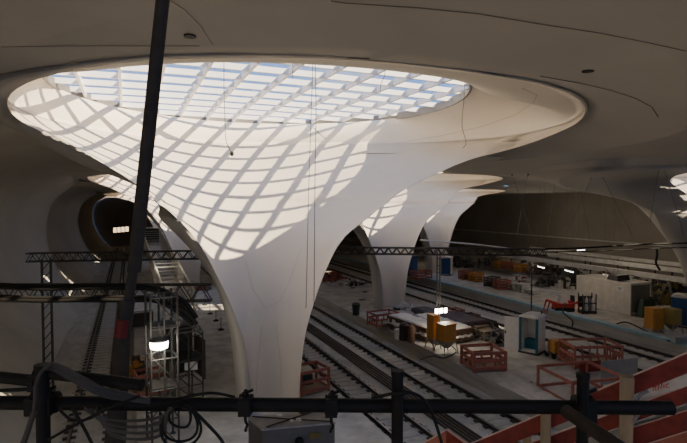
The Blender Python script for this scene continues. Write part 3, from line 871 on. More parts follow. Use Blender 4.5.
for k in range(26):
    a = random.uniform(0, 6.28); r_ = random.uniform(0.1, 0.75); x, y = math.cos(a) * r_, math.sin(a) * r_ * 0.35
    m.tube([(x, y, 0), (x + random.uniform(-.2, .2), y + random.uniform(-.1, .1), random.uniform(0.6, 1.7))], 0.06, 5)
m.box((0, 0, 0.7), (1.7, 0.5, 1.4), taper=0.7)
tag(m.build('netting_heap', M['green'], loc=(37.8, 27.7, FZ)), 'dark heap of netting leaning at the end of the container', 'heap', None, 'stuff')

# ---------------------------------------------------- spider crane
p = fl(563, 311); root = empty('mini_crane', 'compact red and white tracked mini crane on the far platform edge', 'crane', p, R(-24))
for s_ in (-0.42, 0.42):
    m = MB(); prof = [(-1.0, 0.12), (-0.85, 0.0), (0.85, 0.0), (1.0, 0.12), (1.0, 0.3), (0.85, 0.42), (-0.85, 0.42), (-1.0, 0.3)]
    m.prism(prof, s_ - 0.15, s_ + 0.15, Matrix.Rotation(math.pi / 2, 4, 'X')); m.build('crawler_track', M['rubber'], root, bevel=0.03)
m = MB(); m.box((0, 0, 0.55), (2.0, 1.05, 0.55)); m.box((0.6, 0, 0.9), (0.6, 0.7, 0.35), taper=0.8); m.build('chassis', M['hred'], root, bevel=0.05)
m = MB(); m.box((-0.05, 0, 1.2), (0.95, 0.75, 0.9), taper=0.75); m.build('engine_cover', M['white'], root, bevel=0.06)
for a, b in (((-0.7, 0.35), (-1.7, 0.55)), ((-0.7, -0.35), (-1.75, -0.5)), ((0.75, 0.3), (1.3, 0.75)), ((0.75, -0.3), (1.3, -0.75))):
    m = MB(); m.tube([(a[0], a[1], 0.75), (b[0] * .9, b[1], 1.0)], 0.13, 6); m.tube([(b[0] * .9, b[1], 1.0), (b[0] * 1.06, b[1] * 1.06, 0.06)], [0.09, 0.05], 6)
    m.lathe([(0.14, 0), (0.14, 0.05), (0.05, 0.08)], (b[0] * 1.06, b[1] * 1.06, 0.0), 10); m.build('outrigger_leg', M['hred'], root)
m = MB(); m.bar((0.5, 0, 1.6), (-1.7, 0, 1.9), 0.34, 0.4); m.bar((-1.4, 0, 1.87), (-2.4, 0, 2.0), 0.22, 0.26); m.build('boom', M['white'], root)
m = MB(); m.tube([(0.1, 0.14, 1.2), (-0.8, 0.14, 1.72)], 0.05, 6); m.build('lifting_ram', M['dsteel'], root)
m = MB(); m.box((0.95, 0, 1.2), (0.35, 0.5, 0.7), taper=0.8); m.build('control_console', M['dsteel'], root, bevel=0.04)
root.scale = (0.8, 0.8, 0.85)
p = fl(587, 313); root = empty('equipment_rack', 'dark equipment rack with pale bottles right of the red mini crane', 'rack', p, R(-22))
for sx in (-0.55, 0.55):
    for sy in (-0.35, 0.35):
        m = MB(); m.box((sx, sy, 0.8), (0.07, 0.07, 1.6)); m.build('upright', M['dsteel'], root)
m = MB(); m.box((0, 0, 0.15), (1.2, 0.8, 0.12)); m.box((0, 0, 0.85), (1.2, 0.8, 0.06)); m.box((0, 0.3, 0.9), (1.15, 0.1, 0.9)); m.build('shelf', M['dsteel'], root)
for i, x in enumerate((-0.38, -0.12, 0.15, 0.4)):
    m = MB(); m.lathe([(0.11, 0), (0.11, 0.9), (0.07, 1.02), (0.035, 1.06), (0.035, 1.15)], (0, 0, 0), 12)
    q = Matrix.Rotation(R(-22), 3, 'Z') @ Vector((x, -0.15, 0))
    tag(m.build('gas_bottle', M['white' if i in (1, 3) else 'steel'], loc=(p[0] + q.x, p[1] + q.y, FZ + 0.22), smooth=True, angle=40), 'gas bottle standing in the dark rack beside the mini crane', 'bottle', 'gas bottles in the rack')

# ---------------------------------------------------- wrapped stacks on the middle platform
def wrapped_slab(label, cpx, w, l, h, rz, top='wrap', side='brown'):
    p = fl(*cpx); root = empty('wrapped_stack', label, 'material stack', p, rz)
    m = MB()
    for k in range(4): m.box((0, -l / 2 + l * (k + 0.5) / 4, 0.06), (w * 0.95, 0.12, 0.12))
    m.build('bearer', M['timber'], root)
    m = MB(); n = max(4, int(l / 0.35))
    for k in range(n): m.box((random.uniform(-.02, .02), -l / 2 + l * (k + 0.5) / n, 0.12 + (h - 0.17) / 2), (w * random.uniform(0.94, 1.0), l / n * 0.92, h - 0.17))
    m.build('stacked_goods', M[side], root)
    # draped cover with a wavy hem
    nx, nyy = 10, 22; m = MB()
    for i in range(nx + 1):
        for j in range(nyy + 1):
            x = -w / 2 - 0.04 + (w + 0.08) * i / nx; y = -l / 2 - 0.04 + (l + 0.08) * j / nyy
            z = h + 0.03 + 0.02 * math.sin(i * 1.7 + j) + 0.015 * math.sin(j * 2.3)
            if i in (0, nx) or j in (0, nyy): z -= (0.6 if top == 'wrap' else 0.25) + 0.04 * math.sin(i * 2.1 + j * 1.3)
            m.v.append((x, y, z))
    for i in range(nx):
        for j in range(nyy):
            a = i * (nyy + 1) + j; m.f.append((a, a + 1, a + nyy + 2, a + nyy + 1)); m.mi.append(0)
    m.build('cover_sheet', M[top], root, smooth=True)
    return root
def slab_px(p1, p2, off=0):     # centre and heading of a long stack between two floor pixels
    a = Vector(fl(*p1)); b = Vector(fl(*p2)); return a, b
wrapped_slab('long stack under white sheeting in front of the second column basket', (414, 334), 1.5, 4.6, 1.0, R(6))
wrapped_slab('second long stack under white sheeting behind the orange silos', (441, 334), 1.5, 5.0, 0.95, R(4))
wrapped_slab('low stack under dark purple tarpaulin behind the work lamp', (462, 331), 2.2, 3.4, 1.0, R(0), top='tarp', side='tarp')
wrapped_slab('dark low stack between the lamp mast and the second track', (432, 317), 1.4, 4.0, 0.45, R(2), top='tarp', side='dsteel')
def wrap_roll(label, px, h, r, mt):
    m = MB(); m.lathe([(r * 0.9, 0), (r, 0.05), (r * 0.96, h * 0.5), (r, h * 0.9), (r * 0.6, h), (r * 0.2, h + 0.02)], n=12)
    p = fl(*px); tag(m.build('wrapped_roll', M[mt], loc=p, smooth=True, angle=50), label, 'roll')
wrap_roll('purple brown wrapped roll standing at the near end of the first white stack', (404, 340), 1.15, 0.32, 'tarp')
wrap_roll('tan wrapped roll standing beside the purple brown one', (411, 342), 1.1, 0.26, 'brown')
wrap_roll('short white wrapped roll at the left of the rolls', (398, 339), 0.7, 0.25, 'wrap')
p = fl(356, 315); root = empty('waste_bin', 'dark green waste bin standing alone on the middle platform', 'bin', p, 0.3)
m = MB(); m.lathe([(0.26, 0), (0.33, 0.85)], n=12); m.build('body', M['green'], root, smooth=True, angle=40)
m = MB(); m.lathe([(0.36, 0.85), (0.36, 0.9), (0.22, 0.98), (0.02, 1.0)], n=12); m.build('lid', M['dsteel'], root, smooth=True, angle=40)

# ---------------------------------------------------- small clutter
def crate(name, label, loc, rz, w, d, h, mt, group=None, slats=4, cat='crate'):
    root = empty(name, label, cat, loc, rz, group)
    m = MB()
    for sx in (-1, 1):
        for sy in (-1, 1): m.box((sx * (w / 2 - 0.04), sy * (d / 2 - 0.04), h / 2), (0.08, 0.08, h))
    m.build('corner_posts', M[mt], root)
    m = MB()
    for k in range(slats):
        z = 0.12 + (h - 0.2) * k / max(1, slats - 1)
        for s_ in (-1, 1):
            m.box((0, s_ * d / 2, z), (w, 0.03, (h / slats) * 0.55)); m.box((s_ * w / 2, 0, z), (0.03, d, (h / slats) * 0.55))
    m.build('slats', M[mt], root)
    m = MB(); m.box((0, 0, 0.06), (w, d, 0.05)); m.box((0, 0, h * 0.35), (w * 0.85, d * 0.85, h * 0.5), taper=0.8); m.build('contents', M['brown'], root)
    return root
def pallet(label, loc, rz, n=5, mt='timber', w=1.2, d=0.9, group=None):
    root = empty('pallet_stack', label, 'pallets', loc, rz, group); 
    for k in range(n):
        m = MB(); z = k * 0.16
        for i in range(5): m.box((-w / 2 + w * (i + 0.5) / 5, 0, z + 0.135), (w / 5 * 0.75, d, 0.03))
        for s_ in (-1, 0, 1): m.box((0, s_ * (d / 2 - 0.06), z + 0.06), (w, 0.1, 0.11))
        m.build('pallet', M[mt], root)
    return root
def pipes(label, loc, rz, n=6, L_=3.0, r=0.09, mt='dsteel', group=None):
    root = empty('pipe_bundle', label, 'pipes', loc, rz, group); k = 0; row = 0; rem = n
    wd = int(math.ceil((math.sqrt(8 * n + 1) - 1) / 2)); z = r + 0.06
    m = MB(); m.box((0, -L_ * 0.3, 0.03), (wd * 2 * r, 0.1, 0.06)); m.box((0, L_ * 0.3, 0.03), (wd * 2 * r, 0.1, 0.06)); m.build('bearer', M['timber'], root)
    while rem > 0 and wd > 0:
        for i in range(min(wd, rem)):
            m = MB(); x = (i - (wd - 1) / 2) * 2 * r; m.tube([(x, -L_ / 2, z), (x, L_ / 2, z)], r, 8); m.build('pipe', M[mt], root, smooth=True, angle=40)
        rem -= wd; wd -= 1; z += r * 1.75
    return root
def heap(name, label, loc, w, d, h, mt, n=40, cat='heap', rod=True):
    m = MB()
    for k in range(n):
        x, y = random.gauss(0, w / 4), random.gauss(0, d / 4); zz = h * math.exp(-(x / w * 2.2) ** 2 - (y / d * 2.2) ** 2) * random.uniform(0.2, 1)
        if rod and random.random() < 0.5:
            a = random.uniform(0, 3.14); q = random.uniform(0.2, 0.6); m.tube([(x - q * math.cos(a), y - q * math.sin(a), zz + 0.03), (x + q * math.cos(a), y + q * math.sin(a), zz + random.uniform(0.03, 0.25))], 0.035, 5, mi=0)
        else:
            s_ = random.uniform(0.15, 0.4); m.box((x, y, zz / 2 + 0.02), (s_, s_ * 1.3, zz + 0.05), rz=random.uniform(0, 3), mi=random.choice((0, 1)))
    tag(m.build(name, [M[mt[0]], M[mt[1]]], loc=loc), label, cat, None, 'stuff')
heap('rubble_heap', 'heap of white sacks and dark scrap behind the second column basket', fl(404, 309), 1.8, 1.3, 0.5, ('wrap', 'dsteel'), 40)
heap('scrap_heap', 'red brown heap of scrap seen between the first and second columns', fl(331, 280), 4.0, 2.6, 1.1, ('salmon', 'brown'), 90)
heap('scrap_heap', 'low dark heap of parts on the middle platform left of the second column', fl(357, 285), 2.6, 1.4, 0.5, ('dsteel', 'girder'), 40)
heap('scrap_heap', 'grey heap of steel parts between the pallets and the open toilet', fl(497, 341), 2.2, 1.6, 0.8, ('steel', 'dsteel'), 60)
pallet('weathered pallet stack right of the purple tarpaulin', fl(478, 336), R(8), 5)
pallet('weathered pallet stack just left of the grey steel heap', fl(487, 339), R(3), 4)
pipes('bundle of grey pipes behind the pallet stacks', fl(480, 326), R(5), 10, 3.2)
crate('timber_crate', 'brown timber crate behind the pallets, near the tarpaulin', fl(470, 326), R(5), 1.1, 1.0, 0.9, 'brown')
heap('fallen_fabric', 'crumpled white sheet at the left end of the far clutter', fl(380, 300), 1.0, 0.7, 0.25, ('wrap', 'wrap'), 14, rod=False)
spline([Vector(fl(u, v, FZ + 0.03)) for u, v in [(420, 360), (432, 356), (444, 358), (456, 352), (452, 346)]], 0.03, 'loose black hose lying around the silo legs', name='hose')
for u, v, lab in ((341, 284, 'nearest'), (353, 288, 'second'), (365, 292, 'third'), (378, 296, 'fourth'), (362, 300, 'offset')):
    m = MB(); m.box((0, 0, 0.02), (0.5, 0.35, 0.03)); m.box((0, 0, 0.04), (0.4, 0.25, 0.02))
    tag(m.build('floor_hatch', M['dsteel'], loc=fl(u, v)), 'small dark hatch cover flush in the floor left of the second column', 'hatch', 'floor hatches left of the second column')
# crates in a row on the far platform
rowc = [(466, 279, 'salmon', 'red lattice crate just right of the blue and white toilet'),
        (476, 281, 'orange', 'orange lattice crate, second right of the blue and white toilet'), (492, 286, 'dsteel', 'grey lattice crate in the far row'), (502, 289, 'salmon', 'red crate before the white sacks in the far row'),
        (500, 268, 'orange', 'orange crate on the farthest platform, left one'), (508, 269, 'salmon', 'red crate on the farthest platform, middle one'), (521, 272, 'orange', 'orange crate on the farthest platform, right one')]
for u, v, mt, lab in rowc: crate('lattice_crate', lab, fl(u, v), random.uniform(-.2, .3), 1.5, 1.1, 1.0, mt)
for u, v, n_, lab in [(512, 289, 4, 'pallets of white goods left of the mini crane'), (522, 291, 5, 'taller pallets of pale goods left of the mini crane'), (532, 294, 3, 'short pallet stack next to the mini crane boom')]:
    pallet(lab, fl(u, v), random.uniform(-.3, .3), n_, 'girder', 1.3, 1.1)
heap('rubble_heap', 'white and red heap of sacks along the far platform edge', fl(519, 283), 3.0, 1.6, 1.0, ('wrap', 'salmon'), 80)
heap('scrap_heap', 'dark tangle of machinery behind the mini crane', fl(549, 286), 3.0, 1.8, 1.6, ('dsteel', 'steel'), 140)
heap('scrap_heap', 'dark tangle of scaffold parts left of the container', fl(572, 288), 3.2, 2.2, 2.0, ('dsteel', 'girder'), 140)
heap('scrap_heap', 'dark clutter in front of the far wall behind the third column', fl(470, 266), 7.0, 3.5, 1.5, ('dsteel', 'steel'), 110)
heap('scrap_heap', 'dark clutter on the farthest platform right of the orange crates', fl(545, 273), 5.5, 2.4, 1.5, ('dsteel', 'brown'), 120)
heap('scrap_heap', 'brown clutter on the farthest platform above the container roof', fl(606, 284), 5.0, 2.4, 1.6, ('brown', 'dsteel'), 120)
heap('scrap_heap', 'yellow and grey tangle of parts behind the orange tank', fl(664, 304), 3.0, 1.6, 1.7, ('olive', 'dsteel'), 110)
heap('scrap_heap', 'dark clutter at the right edge on the farthest platform', fl(665, 292), 6.0, 3.0, 1.5, ('dsteel', 'olive'), 100)
for u, v, lab in [(492, 264, 'dark clutter on the farthest platform left of the orange crates'), (528, 268, 'dark clutter right beside the rightmost orange crate on the farthest platform'), (570, 276, 'dark clutter on the farthest platform under the tube lamps'), (635, 288, 'dark clutter on the farthest platform behind the container end'), (450, 262, 'dark clutter behind the blue and white toilet near the far wall')]:
    heap('scrap_heap', lab, fl(u, v), 4.0, 2.0, 1.5, random.choice([('dsteel', 'steel'), ('dsteel', 'girder'), ('brown', 'steel')]), 90)
guard_frame('guard_basket', 'small pinkish railing frame behind the wrapped stacks', fl(452, 322), R(4), 1.5, 1.0, 1.0, rails=2)
p = fl(668, 312); root = empty('scaffold_tripod', 'grey splayed scaffold tripod behind the olive tank', 'tripod', p)
for a in (0, 2.1, 4.2):
    m = MB(); m.tube([(0, 0, 2.6), (1.1 * math.cos(a), 1.1 * math.sin(a), 0)], 0.06, 6); m.build('leg', M['steel'], root)
spline([Vector(fl(u, v, FZ + 0.04)) for u, v in [(612, 326), (625, 322), (640, 328), (655, 336), (670, 341)]], 0.05, 'dark hose lying along the pale blue edge strip', name='hose')
m = MB(); m.box((0, 0, 0.2), (1.5, 0.7, 0.32)); m.box((0, 0, 0.4), (1.6, 0.8, 0.06)); m.box((0, 0, 0.03), (1.3, 0.5, 0.06))
tag(m.build('flat_case', M['panel'], loc=fl(676, 341), rz=1.0), 'flat grey case lying by the edge strip below the right-hand toilet', 'case')
spline([atD(565, 303, 39), atD(563, 312, 37.5), Vector((31.9, at(560, 322, 0.6).y, 0.6)), Vector((31.6, at(556, 330, 0.1).y, 0.12))], 0.05, 'dark hose dropping off the far platform edge below the mini crane', name='hose')

# ---------------------------------------------------- left side: boom, scaffold tower, lamp, stands
A = atD(151, 240, 42); B = atD(181, 312, 25)
root = empty('conveyor_boom', 'long inclined lattice conveyor boom resting on the scaffold tower', 'conveyor', A)
d = B - A; dn = d.normalized(); sx = dn.cross(Vector((0, 0, 1))).normalized() * 0.7; upv = sx.normalized().cross(dn) * 0.9
for i, j in ((-1, 0), (1, 0), (-1, 1), (1, 1)):
    m = MB(); m.tube([sx * i + upv * j, sx * i + upv * j + d], 0.06, 6); m.build('chord', M['girder'], root)
m = MB(); n = 20
for k in range(n):
    p0 = d * (k / n); p1 = d * ((k + 1) / n)
    for i in (-1, 1):
        m.tube([p0 + sx * i, p1 + sx * i + upv], 0.045, 4); m.tube([p0 + sx * i, p0 + sx * i + upv], 0.03, 4)
    m.tube([p0 - sx + upv, p0 + sx + upv], 0.03, 4); m.tube([p0 - sx, p1 + sx], 0.03, 4)
m.build('lacing', M['girder'], root)
m = MB(); m.bar(upv * 0.1, upv * 0.1 + d, 0.9, 0.06); m.build('belt', M['steel'], root)
m = MB(); m.box(upv * 0.5, (1.2, 1.2, 1.1)); m.build('head_housing', M['dsteel'], root)

M['scaf'] = mat('dull scaffold steel', (0.07, 0.067, 0.063), 0.6, metal=0.3)
def scaffold(label, loc, rz, w, d, h, lifts, mt='scaf', deckz=None):
    root = empty('scaffold_tower', label, 'scaffold', loc, rz)
    for sx in (-1, 0, 1):
        for sy in (-1, 1):
            m = MB(); m.tube([(sx * w / 2, sy * d / 2, 0), (sx * w / 2, sy * d / 2, h)], 0.04, 6); m.lathe([(0.12, 0), (0.12, 0.02)], (sx * w / 2, sy * d / 2, 0), 8); m.build('standard', M[mt], root)
    for k in range(1, lifts + 1):
        z = h * k / lifts - 0.15; m = MB()
        for sy in (-1, 1): m.tube([(-w / 2, sy * d / 2, z), (w / 2, sy * d / 2, z)], 0.03, 5)
        for sx in (-1, 0, 1): m.tube([(sx * w / 2, -d / 2, z), (sx * w / 2, d / 2, z)], 0.03, 5)
        m.build('ledger', M[mt], root)
        if k % 2 == 0: 
            m = MB(); m.box((0, 0, z + 0.05), (w * 0.96, d * 0.96, 0.05)); m.build('deck', M['dsteel'], root)
    m = MB()
    for k in range(lifts):
        z0, z1 = h * k / lifts, h * (k + 1) / lifts; s_ = 1 if k % 2 else -1
        m.tube([(-s_ * w / 2, -d / 2, z0), (s_ * w / 2, -d / 2, z1)], 0.022, 5)
    m.build('brace', M[mt], root)
    return root
pt = fl(163, 441); scaffold('slender scaffold tower with many uprights left of the nearest column', pt, R(8), 0.95, 1.0, 5.7, 5)
pt = fl(184, 402); scaffold('dark boxy scaffold tower under the conveyor boom end', pt, R(12), 1.25, 1.5, 3.3, 3)
root = empty('roof_frame', 'grey triangular steel frame capping the dark scaffold tower', 'frame', (pt[0], pt[1], FZ + 3.3), R(12))
for sy in (-0.7, 0, 0.7):
    m = MB(); m.tube([(-0.6, sy, 0.04), (0.0, sy, 0.95)], 0.04, 6); m.tube([(0.6, sy, 0.04), (0.0, sy, 0.95)], 0.04, 6); m.tube([(-0.6, sy, 0.04), (0.6, sy, 0.04)], 0.04, 6); m.tube([(-0.3, sy, 0.5), (0.6, sy, 0.04)], 0.02, 5); m.build('rafter_pair', M['steel'], root)
m = MB(); m.tube([(0, -0.7, 0.95), (0, 0.7, 0.95)], 0.04, 6); m.build('ridge', M['steel'], root)
m = MB(); m.box((0, 0, 0), (0.03, 1.45, 1.8)); tag(m.build('dust_net', M['dsteel'], loc=(pt[0] + 0.72, pt[1] + 0.1, FZ + 2.0), rz=R(12)), 'dark dust net hung on the right side of the scaffold tower', 'net')
m = MB(); m.box((0, 0, 0), (1.3, 0.03, 2.3)); tag(m.build('dust_net', M['dsteel'], loc=(pt[0] - 0.15, pt[1] + 0.9, FZ + 2.2), rz=R(12)), 'dark dust net hung across the back of the scaffold tower', 'net')
q = atD(191, 366, 22.6); m = MB(); m.box((0, 0, 0), (0.55, 0.02, 0.36)); tag(m.build('notice_board', M['sign'], loc=q, rz=R(-10)), 'small blank white notice on the dark scaffold tower', 'notice')
q = atD(159, 344, 18.6)
root = empty('work_lamp', 'very bright round work lamp hanging on the slender scaffold tower', 'lamp', q)
m = MB(); m.lathe([(0.10, 0.22), (0.30, 0.2), (0.34, 0.16), (0.34, 0.12)], n=18); m.build('hood', M['dsteel'], root, smooth=True, angle=40)
m = MB(); m.lathe([(0.31, 0.15), (0.33, 0.02), (0.30, -0.14), (0.16, -0.2)], n=18); m.build('globe', M['lampglow'], root, smooth=True, angle=60)
m = MB(); m.tube([(0, 0, 0.2), (0, 0, 0.75), (0.2, 0.35, 0.9)], 0.02, 5); m.build('hanger', M['dsteel'], root)
l = bpy.data.lights.new('tower_light', 'POINT'); l.energy = 70; l.color = (1, 0.9, 0.75); l.shadow_soft_size = 0.3
lo = bpy.data.objects.new('tower_light', l); COL.objects.link(lo); lo.location = q + Vector((0, -0.7, -0.1))
heap('rope_bundle', 'ochre bundle of straps and tools beside the steel prop', fl(136, 379), 1.0, 0.9, 1.2, ('orange', 'dsteel'), 40)
m = MB(); m.box((0, 0, 0.6), (0.3, 0.08, 1.9)); tag(m.build('timber_plank', M['timber'], loc=(fl(173, 397)[0], fl(173, 397)[1], FZ + 0.35), rz=0.1), 'pale timber plank standing upright against the dark scaffold tower', 'plank')
m = MB(); m.box((0, 0, 0.45), (1.5, 0.8, 0.9)); m.box((0, 0, 0.95), (1.55, 0.85, 0.08)); tag(m.build('machine_box', M['dsteel'], loc=fl(142, 325), rz=0.1), 'black machine box on the platform behind the steel prop', 'box')
for u, v, h_, lab in ((205, 305, .9, 'farthest'), (210, 314, .9, ''), (216, 321, .9, ''), (221, 330, .9, '')):
    root = empty('floor_stand', 'dark short stand with round foot beside the left flank of the nearest column', 'stand', fl(u, v), group='row of short dark stands beside the column')
    m = MB(); m.tube([(0, 0, 0), (0, 0, h_)], 0.025, 6); m.build('rod', M['dsteel'], root)
    m = MB(); m.lathe([(0.22, 0), (0.22, 0.05), (0.1, 0.12), (0.04, 0.14)], n=12); m.build('foot', M['rubber'], root)
heap('scrap_heap', 'small red and grey heap seen under the left truss beside the column', fl(200, 290), 2.0, 1.5, 0.7, ('salmon', 'steel'), 40)
p = at(-0 + 52, 262, 0)
# warm windows on the end wall
d = ray(121, 230); q = CAM + d * (124.9 / d.y)
root = empty('lit_window', 'warm lit window strip glowing at the far end of the dark tunnel', 'window', q)
for k in range(4):
    m = MB(); m.box((-1.25 + k * 0.83, 0, 0.06 * k), (0.66, 0.06, 1.1)); m.build('pane', M['warmwin'], root)
m = MB(); m.box((0, 0.04, 0.1), (3.5, 0.05, 1.5)); m.build('frame', M['dsteel'], root)

# ---------------------------------------------------- foreground: scaffold rails around the camera
def tubeo(name, label, pts_, r, mt='black', cat='scaffold tube', group=None, n=16):
    m = MB(); m.tube(pts_, r, n); o = m.build(name, M[mt], smooth=True, angle=50); return tag(o, label, cat, group)
D0 = 1.75
def post(u, vt, D, label, r=0.0195, lean=0):
    t = atD(u, vt, D); b = Vector((t.x + lean, t.y, CAMZ - 2.45)); root = empty('scaffold_standard', label, 'scaffold tube', b)
    m = MB(); m.tube([Vector(), t - b], r, 16); m.build('tube', M['black'], root, smooth=True, angle=50)
    m = MB(); m.tube([t - b - Vector((0, 0, 0.004)), t - b + Vector((0, 0, 0.012))], r * 1.12, 16); m.build('end_rim', M['black'], root)
    m = MB(); m.box((0, 0, 0.012), (0.15, 0.15, 0.024)); m.build('base_plate', M['black'], root)
post(397.5, 374, D0 - 0.045, 'black upright scaffold tube in the middle of the handrail')
post(583, 377, D0 - 0.045, 'black upright scaffold tube near the right end of the handrail')
post(42, 368, D0 - 0.05, 'black upright scaffold tube wrapped with cables at the far left', 0.022)
tubeo('handrail_tube', 'long black horizontal handrail tube crossing the whole foreground', [atD(-12, 402.5, D0), atD(672, 408, D0)], 0.0235)
m = MB(); a_ = atD(667, 408, D0); b_ = atD(673, 408, D0)
tubeo('ledger_tube', 'upper black tube running right from the cable-wrapped upright, ending short', [atD(46, 373, 1.72), atD(142, 385, 1.66)], 0.019)
tubeo('ledger_tube', 'upper black tube entering from the left edge to the cable-wrapped upright', [atD(-12, 376, 1.72), atD(36, 381, 1.70)], 0.019)
tubeo('thin_rod', 'thin black rod between the two tubes at the left edge', [atD(-10, 391, 1.7), atD(34, 389, 1.7)], 0.006)
tubeo('brace_tube', 'grey inclined brace tube running down right from the right-hand coupler', [atD(566, 411, 1.66), atD(640, 462, 1.35)], 0.021, 'prop')
def coupler(u, v, D, label, hook=False, s=1.0):
    p = atD(u, v, D); root = empty('scaffold_coupler', label, 'coupler', p, -TH)
    ax = Matrix.Rotation(math.pi / 2, 4, 'Y'); m = MB()
    m.tube([(-0.022 * s, 0, 0), (0.022 * s, 0, 0)], 0.033 * s, 12); m.box((0, -0.03 * s, 0), (0.04 * s, 0.02 * s, 0.06 * s)); m.build('clamp_band', M['black'], root)
    m = MB(); m.tube([(0, -0.012, 0.034 * s), (0.004, -0.02, 0.052 * s)], 0.008 * s, 6); m.tube([(0, -0.02, 0.043 * s), (0.028 * s, -0.02, 0.055 * s)], 0.005 * s, 6); m.lathe([(0.011 * s, 0), (0.011 * s, 0.01)], (0, -0.015, 0.034 * s), 6); m.build('bolt', M['black'], root)
    if hook:
        m = MB(); m.tube(catmull([Vector((0, -0.01, -0.03)), Vector((0, -0.012, -0.055)), Vector((0.006, -0.01, -0.07)), Vector((0, 0.0, -0.085)), Vector((-0.004, 0.01, -0.1))], 4), 0.005, 6); m.build('hook', M['black'], root)
    return root
coupler(246, 403.5, D0, 'scaffold clamp with hook on the handrail left of the column foot', True)
coupler(331.5, 404.5, D0, 'scaffold clamp with hook on the handrail above the right end of the hung box', True)
coupler(397.5, 405, D0, 'scaffold clamp joining the middle upright to the handrail', s=0.9)
coupler(583, 407, D0, 'scaffold clamp joining the right upright, handrail and brace', s=1.25)
coupler(38, 381, 1.72, 'upper scaffold clamp on the cable-wrapped upright', s=0.85)
coupler(36, 404, D0, 'lower scaffold clamp on the cable-wrapped upright', s=0.95)
coupler(50, 402, D0 - 0.01, 'scaffold clamp on the handrail just right of the cable-wrapped upright', s=1.1)
# hung distribution box
ztop = CAMZ - 0.85; poly = [at(262, 431, ztop), at(335, 424.5, ztop), at(322, 411, ztop), at(248, 419, ztop)]
c0 = sum(poly, Vector()) / 4
root = empty('distribution_box', 'dark grey distribution box hung under the handrail before the column foot', 'electrical box', c0)
pl = [((p.x - c0.x), (p.y - c0.y)) for p in poly]
m = MB(); m.prism(pl, -0.26, 0.0); m.build('body', M['grime'], root, bevel=0.004)
m = MB(); m.prism([(x * 1.02, y * 1.02) for x, y in pl], 0.0005, 0.008); m.build('lid', M['boxtop'], root, bevel=0.002)
fa, fb = Vector((pl[0][0], pl[0][1], 0)), Vector((pl[1][0], pl[1][1], 0)); fd = (fb - fa).normalized(); fn = Vector((fd.y, -fd.x, 0))
m = MB(); c_ = fa.lerp(fb, 0.72) + fn * 0.003 + Vector((0, 0, -0.035)); m.bar(c_ - fd * 0.022, c_ + fd * 0.022, 0.004, 0.022); m.build('warning_sticker', M['yellow'], root)
m = MB(); c_ = fa.lerp(fb, 0.5) + Vector((0, 0, -0.05)); m.tube([c_, c_ + fn * 0.02], 0.016, 12); m.build('round_knob', M['black'], root)
m = MB(); A_, B_ = Vector((pl[3][0], pl[3][1], 0.012)), Vector((pl[1][0], pl[1][1], 0.012)); m.tube([A_ * 0.9, B_ * 0.9], 0.0025, 5); A_, B_ = Vector((pl[0][0], pl[0][1], 0.012)), Vector((pl[2][0], pl[2][1], 0.012)); m.tube([A_ * 0.85, B_ * 0.85], 0.0025, 5); m.build('lashing_wire', M['prop'], root)
for i, (x, y, s_) in enumerate(((0.55, 0.8, .018), (-0.5, -0.25, .012), (-0.45, 0.55, .014), (0.2, -.3, .01))):
    m = MB(); q = Vector((pl[2][0] * (x + 1) / 2 + pl[3][0] * (1 - x) / 2, pl[2][1] * (x + 1) / 2 + pl[3][1] * (1 - x) / 2, 0)) * y
    m.lathe([(s_, 0), (s_ * 0.9, s_ * 0.4), (s_ * 0.3, s_ * 0.6)], n=7)
    tag(m.build('plaster_crumb', M['wrap'] if i != 0 else M['brown'], loc=(c0.x + q.x, c0.y + q.y, ztop + 0.008)), 'small crumb of debris lying on the lid of the hung box', 'debris', 'crumbs on the box lid')

# big steel prop crossing the picture
DP = 2.2
root = empty('steel_prop', 'tall dark telescopic steel prop leaning across the left of the picture', 'prop', Vector((atD(113, 470, DP).x, atD(113, 470, DP).y, CAMZ - 2.45)))
b0 = root.location.copy()
tp = atD(165, -22, DP); md = atD(134, 272, DP); lo_ = atD(124.5, 330, DP); bt = atD(114, 460, DP); bt2 = Vector((bt.x, bt.y, CAMZ - 2.45))
m = MB(); m.tube([md - b0, tp - b0, (tp + (tp - md) * 0.35) - b0], 0.0285, 16); m.build('upper_tube', M['prop'], root, smooth=True, angle=50)
m = MB(); m.tube([atD(127.5, 306, DP) - b0, md.lerp(tp, 0.06) - b0], 0.021, 14); m.build('inner_tube', M['prop'], root, smooth=True, angle=50)
m = MB(); m.tube([bt2 - b0, bt - b0, atD(122, 340, DP) - b0, atD(127.5, 300, DP) - b0], [0.045, 0.045, 0.035, 0.031], 16); m.build('lower_tube', M['prop'], root, smooth=True, angle=50)
m = MB(); m.tube([atD(121.3, 337, DP - .012) - b0, atD(123.5, 319, DP - .012) - b0], 0.029, 16); m.build('red_collar', mat('dull red tape', (0.16, 0.012, 0.01), 0.6), root, smooth=True, angle=50)
m = MB(); m.box((0, 0, 0.01), (0.2, 0.2, 0.02)); m.build('foot_plate', M['prop'], root)

